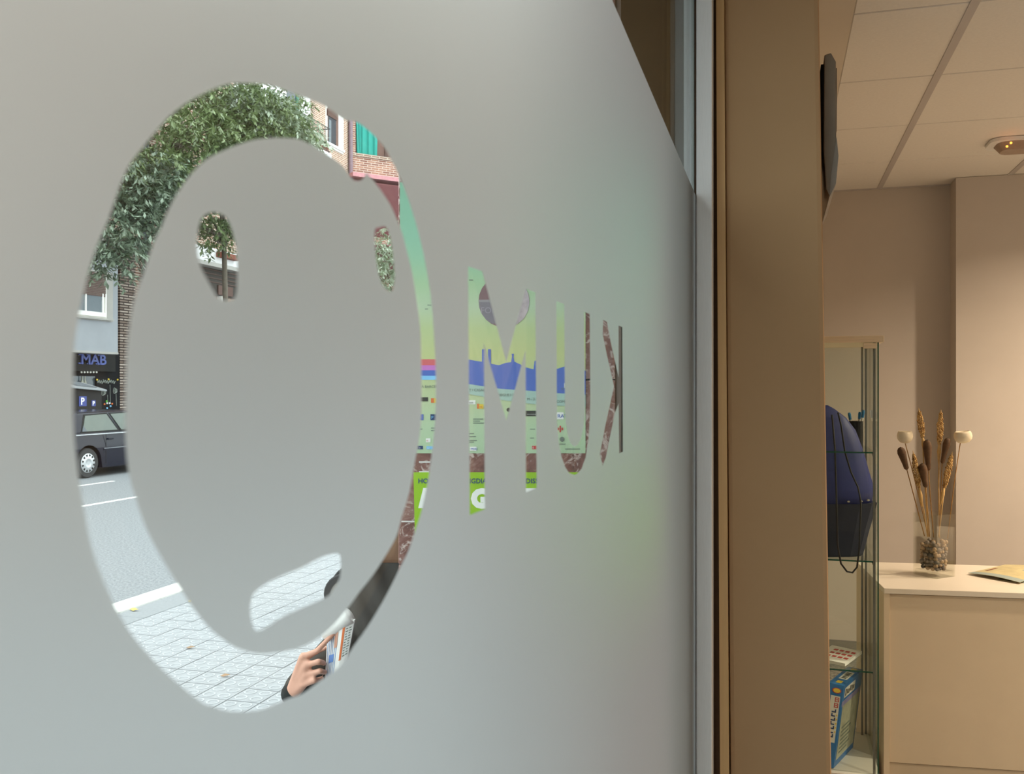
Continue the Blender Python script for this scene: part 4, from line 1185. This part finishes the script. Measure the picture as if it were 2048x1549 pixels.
k0 = len(vs); vs += [v - on_ * .02 for v in vs]
mb.add(vs, [[2 * i, 2 * i + 1, 2 * i + 3, 2 * i + 2] for i in range(n)] + [[k0 + 2 * i, k0 + 2 * i + 2, k0 + 2 * i + 3, k0 + 2 * i + 1] for i in range(n)])
obj('teal_curtain', mb, 'teal', b3, weld=False, smooth=True)
opan('recess_post', 'shutterbrown', 770, 180, 775, 318, b3, .06, .12)
par = opan('parapet', obr, 706, 322, 862, 358, b3, 0, .34)
opan('coping', 'brick', 705, 316, 864, 322, par, 0, .42)
aw = opan('awning_edge', 'rosecanvas', 706, 354, 864, 362, b3, .0, .9)
aa = [onO(706, 362, .9), onO(864, 362, .9)]
a0, a1 = aa[0].copy(), aa[1].copy(); a1.z = a0.z
obj('awning_sheet', MB().prism([a0, a1, a1 - on_ * .85 - UP * 2.3, a0 - on_ * .85 - UP * 2.3], UP * .04), 'maroon', b3)
lw_ = opan('lower_awning', 'rosecanvas', 700, 486, 800, 489, b3, .0, 1.0)
opan('lower_dark_opening', 'maroon', 700, 489, 862, 560, b3, 0, .06)

# ---- trees
def tree(name, x, y, clusters, trunk_h, tr, nleaf, lsize, lmat, label, cat='tree', lean=0):
    base = Vector((x, y, G))
    t = root(name, base, label, cat, 'street trees on the far pavement')
    top = base + Vector((lean, 0, trunk_h))
    obj('trunk', MB().tube([base, base + (top - base) * .5 + Vector((.05, .03, 0)), top], [tr, tr * .85, tr * .7], 10), 'bark', t, smooth=True)
    br = MB()
    for (c, r) in clusters:
        c = Vector(c); midp = top.lerp(c, .5) + Vector((0, 0, -.25))
        br.tube([top - UP * .15, midp, c, c + Vector((random.uniform(-.3, .3), random.uniform(-.3, .3), r[2] * .5))], [tr * .5, tr * .3, tr * .18, .01], 6)
        for k in range(7):
            d = Vector((random.uniform(-1, 1) * r[0], random.uniform(-1, 1) * r[1], random.uniform(-.6, .8) * r[2])) * .8
            br.tube([c - d * .2, c + d * .5, c + d], [tr * .14, tr * .08, .006], 5)
    obj('branches', br, 'bark', t, weld=False)
    mb = MB(); vs = []; fs = []
    tot = sum(r[0] * r[1] * r[2] for _, r in clusters) 
    for (c, r) in clusters:
        c = Vector(c); n = int(nleaf * r[0] * r[1] * r[2] / tot)
        for _ in range(n // 11):
            while True:
                d = Vector((random.uniform(-1, 1), random.uniform(-1, 1), random.uniform(-1, 1)))
                if d.length_squared < 1: break
            if d.length < .55 and random.random() < .5: d *= 1.5
            p0_ = c + Vector((d.x * r[0], d.y * r[1], d.z * r[2]))
            a0 = random.uniform(0, 6.28); tw = Vector((math.cos(a0), math.sin(a0), random.uniform(-.9, .25))).normalized()
            tl = random.uniform(.3, .6)
            for q_ in range(11):
                u_ = q_ / 10
                p = p0_ + tw * tl * u_ - UP * (.18 * u_ * u_)
                a = a0 + (1 if q_ % 2 else -1) * random.uniform(.4, 1.1); el = random.uniform(-1.2, .1)
                ax = Vector((math.cos(a) * math.cos(el), math.sin(a) * math.cos(el), math.sin(el)))
                sd = ax.cross(Vector((random.uniform(-.5, .5), random.uniform(-.5, .5), 1))).normalized()
                nn = ax.cross(sd)
                L = lsize * random.uniform(.65, 1.25)
                o = len(vs)
                vs += [p, p + ax * L * .5 + sd * L * .2 + nn * L * .05, p + ax * L, p + ax * L * .5 - sd * L * .2 + nn * L * .05]
                fs += [[o, o + 1, o + 2], [o, o + 2, o + 3]]
    mb.v = vs; mb.f = fs
    obj('leaves', mb, lmat, t, weld=False, kind='stuff')
def cl(px, py, X, rx, ry, rz):
    p = onX(px, py, X); return ((p.x, p.y, p.z), (rx, ry, rz))
XT = -15.9
def yx(px): return onX(px, 700, XT).y
tree('street_tree', XT, yx(448), [cl(360, 290, XT, 1.8, 2.2, 1.5), cl(450, 230, XT - .3, 1.8, 2.4, 1.5), cl(430, 310, XT + .2, 1.6, 2.2, 1.4), cl(520, 215, XT, 1.6, 2.4, 1.3), cl(300, 345, XT + .3, 1.3, 1.2, .9), cl(445, 420, XT, 1.4, 2.4, 1.0), cl(425, 465, XT + .2, .9, 1.3, .55), cl(510, 270, XT, 1.5, 2.2, 1.0)],
     6.2, .10, 21000, .19, 'leafA', 'large leafy street tree filling the top of the ring')
tree('street_tree', XT, yx(300), [cl(300, 400, XT + .4, 1.0, 1.0, .85), cl(245, 440, XT + .3, 1.0, 1.0, .8), cl(215, 495, XT + .5, .8, .8, .7), cl(265, 380, XT + .3, 1.0, 1.0, .8), cl(290, 345, XT + .2, 1.0, 1.0, .8), cl(235, 505, XT + .6, .6, .5, .45)],
     4.6, .07, 7000, .19, 'leafB', 'smaller drooping street tree beside the stucco bay')
tree('street_tree', XT, yx(600), [cl(535, 250, XT, 1.3, 1.9, 1.1), cl(588, 255, XT, .9, 1.1, .6), cl(500, 215, XT, 1.2, 1.5, .8), cl(612, 278, XT, .7, .9, .35), cl(560, 285, XT, 1.2, 1.8, .7), cl(545, 215, XT, .9, 1.2, .45)],
     6.0, .10, 8500, .19, 'leafP', 'street tree with sky glare coloured into its leaves in front of the white balcony')
tree('street_tree', XT, yx(815), [cl(770, 530, XT, 1.2, 2.6, 1.4), cl(820, 500, XT, 1.3, 3.0, 1.5), cl(766, 505, XT + .2, .9, 1.2, .5), cl(760, 560, XT, 1, 2, .8)],
     3.2, .09, 6500, .19, 'leafP', 'distant street tree below the rose awning seen through the right eye')

# ---- parked car
wq = onZ(178, 957, RD)
car = root('parked_car', (wq.x - .84, wq.y + 1.25, RD), 'dark blue hatchback parked across the street', 'car')
WM[car] = Matrix.Translation(car.location)
def cpt(x, y, z): return Vector((wq.x - .84 + x, wq.y + y, RD + z))     # y from rear axle, x outwards to the camera side
R0 = .36
def arch(cy, r, n=10): return [(cy + r * math.cos(math.pi - math.pi * i / n), .30 + r * math.sin(math.pi - math.pi * i / n)) for i in range(n + 1)]
prof = [(-.72, .36), (-.70, .24), (-.42, .2)] + [(-.38, .22)] + arch(0, R0) + [(.38, .18), (2.18, .18)] + arch(2.56, R0) + [(2.95, .22), (3.28, .26), (3.36, .45), (3.30, .66), (2.7, .84), (2.42, .90), (-.45, .90), (-.66, .84), (-.74, .6)]
body = MB(); n = len(prof)
lev = [(-.84, 1), (-.80, 1.0), (.80, 1.0), (.84, 1)]
f = fill2d([[p for p in prof]], .84)
o = MB(); o.v = [cpt(v.z * (1 - .06 * max(0, (v.y - .62) / .3)) , v.x, v.y) for v in f.v]; o.f = f.f
obj('car_body', o, 'carpaint', car, bevel=0)
cabq = lambda y, z, x: cpt(x, y, z)
cb = MB().hexa([cpt(-.79, -.5, .88), cpt(.79, -.5, .88), cpt(.79, 2.45, .88), cpt(-.79, 2.45, .88)], [cpt(-.60, -.10, 1.31), cpt(.60, -.10, 1.31), cpt(.60, 1.55, 1.33), cpt(-.60, 1.55, 1.33)])
obj('car_cabin', cb, 'carpaint', car, bevel=.06, segs=3, smooth=True)
def side(y, z, s=1, l=.012):
    t = (z - .88) / .43; return cpt(s * (.79 - .19 * t + l), y, z)
def swin(name, pts, m='carglass', l=.014, par=car, th=.01):
    for s_ in (1, -1):
        obj(name, MB().prism([side(y, z, s_, l) for y, z in pts], (-.02 * s_, 0, 0)), m, par)
swin('rear_side_window', [(-.10, .93), (.12, 1.24), (.74, 1.26), (.90, .93)])
swin('window_seal', [(-.16, .905), (.09, 1.265), (.78, 1.285), (.97, .905)], 'black', .006)
swin('front_side_window', [(1.02, .93), (.86, 1.26), (1.5, 1.27), (2.0, .93)])
swin('window_seal', [(.985, .905), (.82, 1.285), (1.54, 1.295), (2.1, .905)], 'black', .006)
swin('quarter_light', [(-.12, .93), (-.03, 1.05), (.02, .93)], 'windowdark', .018)
obj('rear_window', MB().prism([cpt(-.62, -.44, .97), cpt(.62, -.44, .97), cpt(.5, -.18, 1.25), cpt(-.5, -.18, 1.25)], (0, -.02, .01)), 'carglass', car)
obj('windscreen', MB().prism([cpt(-.66, 2.38, .93), cpt(.66, 2.38, .93), cpt(.52, 1.72, 1.28), cpt(-.52, 1.72, 1.28)], (0, .02, .02)), 'carglass', car)
for s_ in (1, -1):
    obj('waist_trim', MB().obox(cpt(s_ * .826, -.35, .86), (s_ * .012, 0, 0), (0, 2.75, 0), (0, 0, .018)), 'chrome', car)
    obj('side_moulding', MB().obox(cpt(s_ * .838, .42, .53), (s_ * .012, 0, 0), (0, 1.7, 0), (0, 0, .04)), 'carpaint', car)
    obj('moulding_strip', MB().obox(cpt(s_ * .842, .42, .565), (s_ * .012, 0, 0), (0, 1.7, 0), (0, 0, .01)), 'chrome', car)
    for yy in (.48, 1.35, 2.2): obj('door_gap', MB().obox(cpt(s_ * .8395, yy, .26), (s_ * .0025, 0, 0), (0, .012, 0), (0, 0, .6)), 'black', car)
    for yy in (.55, 1.5): obj('door_handle', MB().obox(cpt(s_ * .828, yy, .74), (s_ * .02, 0, 0), (0, .16, 0), (0, 0, .035)), 'carpaint', car, bevel=.006)
    obj('tail_light', MB().obox(cpt(s_ * .80, -.735, .55), (-s_ * .2, 0, 0), (0, .06, 0), (0, 0, .25)), 'red', car, bevel=.01)
obj('rear_bumper', MB().box(cpt(-.83, -.78, .3), cpt(.83, -.60, .48)), 'carpaint', car, bevel=.03)
obj('front_bumper', MB().box(cpt(-.82, 3.25, .26), cpt(.82, 3.40, .46)), 'carpaint', car, bevel=.03)
obj('underbody', MB().box(cpt(-.7, -.5, .2), cpt(.7, 3.1, .42)), 'black', car)
for wy in (0, 2.56):
    for s_ in (1, -1):
        c = cpt(s_ * .73, wy, .30)
        w = obj('wheel', MB().lathe([(.18, -.09), (.28, -.09), (.30, -.06), (.30, .06), (.28, .09), (.20, .09), (.195, .05)], c, (s_, 0, 0), 28), 'rubber', car, smooth=False)
        obj('hubcap', MB().lathe([(.198, .06), (.198, .086), (.185, .092), (.10, .1), (.085, .104), (.075, .098), (.02, .102)], c, (s_, 0, 0), 28), 'hub', w, smooth=True)
        sl_ = MB()
        for k in range(12):
            a = 2 * math.pi * (k + .5) / 12
            d = Vector((0, math.cos(a), math.sin(a))); tn = Vector((0, -math.sin(a), math.cos(a)))
            p = c + Vector((s_ * .087, 0, 0))
            sl_.prism([p + d * .135 - tn * .010, p + d * .175 - tn * .022, p + d * .175 + tn * .022, p + d * .135 + tn * .010], (s_ * .014, 0, 0))
        obj('hubcap_slots', sl_, 'black', w)

# ---- parking meter
pm = onX(168, 800, -15.7); pm.z = G
pk = root('parking_meter', pm, 'dark parking ticket machine with solar roof and blue P signs', 'parking meter')
kf = (pm - EYE).dot(FV) / FPX
zr0 = P(170, 775, kf * FPX).z
obj('cabinet', MB().box((pm.x - .15, pm.y - .62, G), (pm.x + .2, pm.y + .36, zr0 - .02)), 'charcoal', pk, bevel=.02)
sq = [onX(156, 770, pm.x + .1), onX(184, 770.5, pm.x - .4), onX(202, 780, pm.x + .1), onX(176, 782, pm.x + .35)]
ctr = Vector((pm.x, pm.y, zr0))
obj('solar_roof', MB().hexa([ctr + Vector((.3, -.72, -.02)), ctr + Vector((.3, .42, -.10)), ctr + Vector((-.3, .30, .08)), ctr + Vector((-.3, -.84, .14))], [ctr + Vector((.3, -.72, .02)), ctr + Vector((.3, .42, -.06)), ctr + Vector((-.3, .30, .12)), ctr + Vector((-.3, -.84, .18))]), 'granite', pk, bevel=.01)
obj('solar_cells', MB().hexa([ctr + Vector((.2, -.45, .034)), ctr + Vector((.2, .2, -.008)), ctr + Vector((-.2, .12, .106)), ctr + Vector((-.2, -.53, .146))], [ctr + Vector((.2, -.45, .044)), ctr + Vector((.2, .2, .002)), ctr + Vector((-.2, .12, .116)), ctr + Vector((-.2, -.53, .156))]), 'windowdark', pk)
Xs = pm.x + .205
for (x0, x1, y0_, y1_) in ((158, 173, 793, 813), (183, 191, 801, 813)):
    a, b = onX(x0, y1_, Xs), onX(x1, y0_, Xs)
    sgn = obj('parking_sign', MB().box((Xs - .03, a.y, a.z), (Xs + .005, b.y, b.z)), mat('sign_blue', '#12297a', .4), pk)
    hgt = (b.z - a.z)
    obj('sign_letter', text_mb('P', hgt * 1.0, (Xs + .008, a.y + (b.y - a.y) * .2, a.z + hgt * .16), (0, 1, 0), UP, .002, bold=.003), 'paper', sgn, weld=False)

# ---- shopping trolley whose wheel shows through the mouth
tb = onZ(688, 1228, G)
ft_ = (tb - EYE).dot(FV)
tr_ = root('shopping_trolley', tb, 'black-wheeled shopping trolley standing on the paving behind the person', 'trolley')
rw_ = 40 * ft_ / FPX
dirx = RV
for s_ in (0, .30):
    c = tb + FV * s_ + UP * rw_
    w = obj('wheel', MB().lathe([(rw_ * .62, -.02), (rw_ * .95, -.02), (rw_, -.01), (rw_, .01), (rw_ * .95, .02), (rw_ * .62, .02)], c, FV, 24), 'rubber', tr_)
    obj('wheel_disc', MB().lathe([(rw_ * .64, -.012), (rw_ * .5, -.016), (.02, -.02), (.015, .02), (rw_ * .64, .012)], c, FV, 20), 'charcoal', w)
    obj('wheel_rim', MB().lathe([(rw_ * .66, -.022), (rw_ * .62, -.022), (rw_ * .60, -.016), (rw_ * .66, -.016)], c, FV, 24), 'metal', w)
obj('axle', MB().tube([tb + UP * rw_, tb + FV * .30 + UP * rw_], .008, 8), 'metal', tr_)
q0 = tb + RV * .05 + FV * .05 + UP * .12
fm = MB()
for s_ in (.03, .27): fm.tube([tb + FV * s_ + UP * rw_, tb + FV * s_ + RV * .08 + UP * .5, tb + FV * s_ + RV * .05 + UP * .98], .01, 8)
fm.tube([tb + FV * .03 + RV * .05 + UP * .98, tb + FV * .27 + RV * .05 + UP * .98], .013, 8)
fm.tube([tb + FV * .04 + RV * .1 + UP * .06, tb + FV * .04 + RV * .4 + UP * .06, tb + FV * .26 + RV * .4 + UP * .06, tb + FV * .26 + RV * .1 + UP * .06], .009, 6)
fm.tube([tb + FV * .15 + RV * .4 + UP * .06, tb + FV * .15 + RV * .4 + UP * .0], .009, 6)
obj('frame', fm, 'metal', tr_)
obj('fabric_bag', MB().obox(tb + RV * .10 + FV * .01 + UP * .075, RV * .28, FV * .28, UP * .62), 'navycloth', tr_, bevel=.03, segs=3, smooth=True)
obj('bag_flap', MB().obox(tb + RV * .09 + FV * .0 + UP * .68, RV * .30, FV * .30, UP * .05), 'charcoal', tr_, bevel=.02, segs=3, smooth=True)

# ---- person outside with a folded newspaper
FP = 3.0
sp_ = FP / FPX
base = P(822, 1500, FP); base.z = G
per = root('person', base, 'person in dark grey coat outside holding a folded newspaper', 'person')
def pb(px, z, f=FP): q = P(px, 774.5, f); q.z = G + z; return q
sk = MB()
head = pb(822, 1.66, FP)
sk.ball(head, (.075, .088, .115), 16, 12, Matrix.Rotation(PHI, 3, 'Z'))
sk.ball(head + UP * -.05 - FV * .03, (.058, .058, .065), 12, 8)
sk.capsule(head - FV * .088 + UP * .01, head - FV * .108 - UP * .028, .010, .015)          # nose
for s_ in (-1, 1):
    sk.ball(head + RV * s_ * .076 + FV * .01, (.014, .02, .03), 8, 6)                      # ears
    sk.ball(head + RV * s_ * .033 - FV * .076 + UP * .022, (.017, .010, .008), 8, 6)       # brow ridge
sk.ball(head - FV * .083 - UP * .062, (.024, .012, .009), 8, 6)                            # mouth
sk.capsule(head - UP * .08 + FV * .01, pb(822, 1.42), .052, .058)
sk.capsule(pb(800, 1.36), pb(844, 1.36), .09, .09)
sk.capsule(pb(822, 1.34), pb(822, 1.0), .13, .13)
# arms: the one on the left is bent and brings the hand forward
shL, elL, wrL = pb(738, 1.36, 2.98), P(722, 1255, 2.98), P(584, 1390, 2.70)
shR, elR, wrR = pb(908, 1.36, 3.0), pb(925, 1.05, 3.04), pb(925, .80, 2.96)
sk.capsule(shL, elL, .05, .042); sk.capsule(elL, wrL, .040, .028)
sk.capsule(shR, elR, .05, .042); sk.capsule(elR, wrR, .040, .028)
for s_ in (-1, 1):
    hp, kn, an = pb(822 + s_ * 55, .92), pb(822 + s_ * 58, .48, FP - .01), pb(822 + s_ * 58, .09)
    sk.capsule(hp, kn, .085, .058); sk.capsule(kn, an, .055, .038)
sk.capsule(pb(780, .95), pb(864, .95), .11, .11)
def hand(pts_palm, fingers):
    for a, b, ra, rb in pts_palm: sk.capsule(a, b, ra, rb, 10)
    for ch in fingers:
        r = .0095
        for i in range(len(ch) - 1): sk.capsule(ch[i], ch[i + 1], r - .0008 * i, r - .0008 * (i + 1), 10)
q = lambda x, y, f: P(x, y, f)
mcp = [q(607, 1314, 2.63), q(615, 1330, 2.625), q(615, 1350, 2.63), q(607, 1370, 2.64)]
hand([(wrL, mcp[0], .022, .013), (wrL, mcp[1], .022, .014), (wrL, mcp[2], .022, .014), (wrL, mcp[3], .020, .012)],
     [[mcp[0], q(634, 1303, 2.62), q(650, 1286, 2.63), q(667, 1268, 2.64)],
      [mcp[1], q(637, 1324, 2.60), q(646, 1326, 2.63), q(648, 1328, 2.66)],
      [mcp[2], q(640, 1343, 2.60), q(648, 1345, 2.63), q(650, 1345, 2.66)],
      [mcp[3], q(628, 1362, 2.61), q(638, 1360, 2.64), q(644, 1358, 2.67)],
      [q(592, 1345, 2.68), q(612, 1318, 2.71), q(634, 1304, 2.715), q(652, 1296, 2.715)]])
hR = wrR - UP * .09 - FV * .02
mR = [hR + FV * (.03 - .02 * i) + UP * (-.004 * (i == 0)) for i in range(4)]
hand([(wrR, m_, .022, .013) for m_ in mR],
     [[mR[i], mR[i] - UP * .038 - RV * .008, mR[i] - UP * .066 - RV * .024, mR[i] - UP * (.080 + .006 * (i in (1, 2))) - RV * .045] for i in range(4)] +
     [[wrR - UP * .03 - FV * .025, wrR - UP * .065 - FV * .05, wrR - UP * .10 - FV * .055 - RV * .01]])
skm = remesh(sk, .0045, 3)
obj('body', skm, 'skin', per, smooth=True, weld=False)
for s_ in (-1, 1):
    obj('eye', MB().ball(head + RV * s_ * .032 - FV * .079 + UP * .005, (.012, .010, .009), 10, 8), 'white', per, smooth=True)
    obj('pupil', MB().ball(head + RV * s_ * .032 - FV * .0875 + UP * .005, (.005, .004, .005), 8, 6), 'black', per, smooth=True)
hr = MB().ball(head + UP * .035 + FV * .022, (.086, .096, .098), 16, 12, Matrix.Rotation(PHI, 3, 'Z'))
hr.ball(head + FV * .05 - UP * .03, (.075, .055, .09), 12, 8)
obj('hair', remesh(hr, .008, 3), 'hair', per, smooth=True, weld=False)
ct = MB()
ct.capsule(pb(790, 1.36), pb(854, 1.36), .115, .115, 16)
ct.capsule(pb(795, 1.30), pb(770, .86), .135, .14, 16); ct.capsule(pb(850, 1.30), pb(874, .86), .135, .14, 16)
ct.capsule(pb(765, .88), pb(765, .66), .14, .15, 16); ct.capsule(pb(879, .88), pb(879, .66), .14, .15, 16)
ct.capsule(pb(822, 1.25), pb(822, .66), .15, .16, 16)
ct.capsule(shL, elL, .07, .064, 14)
wc = elL.lerp(wrL, .90)
ct.capsule(elL, wc, .064, .046, 14)
ct.capsule(shR, elR, .07, .06, 14); ct.capsule(elR, elR.lerp(wrR, .9), .06, .045, 14)
ctm = remesh(ct, .011, 5)
for v in ctm.v:                                           # soft diagonal folds
    d = math.sin((v.z * 1.0 + (v - base).dot(RV) * 1.6) * 38 + math.sin(v.z * 11) * 1.2) * .011
    v -= FV * d
obj('coat', ctm, 'coat', per, smooth=True, weld=False)
cf = MB().capsule(elL.lerp(wrL, .84), elL.lerp(wrL, .985), .040, .036, 14)
obj('cuff', remesh(cf, .006, 2), 'cuff', per, smooth=True, weld=False)
tro = MB()
for s_ in (-1, 1):
    hp, kn, an = pb(822 + s_ * 55, .92), pb(822 + s_ * 58, .48, FP - .01), pb(822 + s_ * 58, .12)
    tro.capsule(hp, kn, .105, .078); tro.capsule(kn, an, .076, .066)
obj('trousers', remesh(tro, .014, 4), 'trousers', per, smooth=True, weld=False)
for s_ in (-1, 1):
    an = pb(822 + s_ * 58, .05)
    sh_ = MB().capsule(an + FV * .05, an - FV * .14, .045, .04); sh_.ball(an + FV * .02 + UP * .03, (.05, .06, .06), 10, 8)
    shm = remesh(sh_, .009, 3)
    for v in shm.v: v.z = max(v.z, G + .001)
    obj('shoe', shm, 'black', per, smooth=True, weld=False)
# tan leather bag hung across the front
bg0 = P(742, 1128, 2.78)
sb = root('shoulder_bag', bg0, 'tan leather shoulder bag hanging in front of the dark coat', 'bag')
obj('bag_body', MB().obox(bg0, RV * .26, FV * .045, UP * .20), 'leather', sb, bevel=.012, smooth=False)
obj('bag_flap', MB().obox(bg0 - FV * .012 + UP * .085 - RV * .002, RV * .264, FV * .012, UP * .118), 'leather', sb, bevel=.004)
obj('bag_buckle', MB().obox(bg0 - FV * .016 + UP * .08 + RV * .118, RV * .03, FV * .006, UP * .04), 'chrome', sb, bevel=.002)
st0, st1 = bg0 + RV * .01 + UP * .19 + FV * .02, bg0 + RV * .25 + UP * .19 + FV * .02
obj('bag_strap', MB().tube([st0, st0 + UP * .2 + FV * .02, P(772, 930, 2.84), pb(800, 1.47, 2.94), pb(835, 1.47, 3.02), pb(868, 1.40, 2.92), P(880, 960, 2.80), st1 + UP * .1, st1], .010, 6), 'leather', sb, smooth=True)
# newspaper
npr = root('newspaper', P(672, 1345, 2.66), 'folded newspaper with blue lines and orange stripe in the hand', 'newspaper')
a_, b_, c_, d_ = P(654, 1358, 2.655), P(690, 1334, 2.64), P(706, 1246, 2.64), P(660, 1258, 2.655)
def npt(s_, t, l=0):
    p = (a_ * (1 - s_) + b_ * s_) * (1 - t) + (d_ * (1 - s_) + c_ * s_) * t
    return p - FV * (.012 * math.sin(math.pi * s_) + l)
def nsheet(s0, s1, t0, t1, l, th=.004, n=6):
    vs = [npt(s0 + (s1 - s0) * i / n, t, l) for i in range(n + 1) for t in (t0, t1)]
    k = len(vs); vs += [v + FV * th for v in vs]
    fs = [[2 * i, 2 * i + 1, 2 * i + 3, 2 * i + 2] for i in range(n)] + [[k + 2 * i, k + 2 * i + 2, k + 2 * i + 3, k + 2 * i + 1] for i in range(n)]
    fs += [[2 * i, 2 * i + 2, k + 2 * i + 2, k + 2 * i] for i in range(n)] + [[2 * i + 1, k + 2 * i + 1, k + 2 * i + 3, 2 * i + 3] for i in range(n)]
    fs += [[0, k, k + 1, 1], [2 * n, 2 * n + 1, k + 2 * n + 1, k + 2 * n]]
    return MB().add(vs, fs)
obj('folded_pages', nsheet(-.12, 1.05, -.05, 1.05, 0, .014), 'paper', npr, weld=False)
rollp = [P(655, 1262, 2.65), P(680, 1240, 2.645), P(703, 1222, 2.64)]
obj('rolled_edge', MB().tube([P(648, 1268, 2.655), P(676, 1247, 2.65), P(700, 1232, 2.645)], [.024, .024, .024], 14), 'paper', npr, smooth=True)
for i in range(6):
    obj('print_line', nsheet(-.08 + i * .09, -.05 + i * .09, .0, .92, .0009, .0006, 2), mat('print_blue_%d' % i, '#8ea6cc', .6), npr, weld=False)
obj('photo_block', nsheet(.05, .30, .30, .46, .0012, .0006, 3), mat('news_photo_blue', '#5f86c8', .6), npr, weld=False)
obj('photo_block', nsheet(.28, .42, .58, .9, .0012, .0006, 3), 'skin', npr, weld=False)
obj('orange_stripe', nsheet(.60, .70, .25, .98, .0012, .0006, 2), 'orange', npr, weld=False)
for i in range(11):
    for j in range(2):
        obj('text_block', nsheet(.75 + j * .14, .86 + j * .14 - .02 * (i % 3), .30 + i * .06, .322 + i * .06, .0012, .0006, 2), 'inkgrey', npr, weld=False)
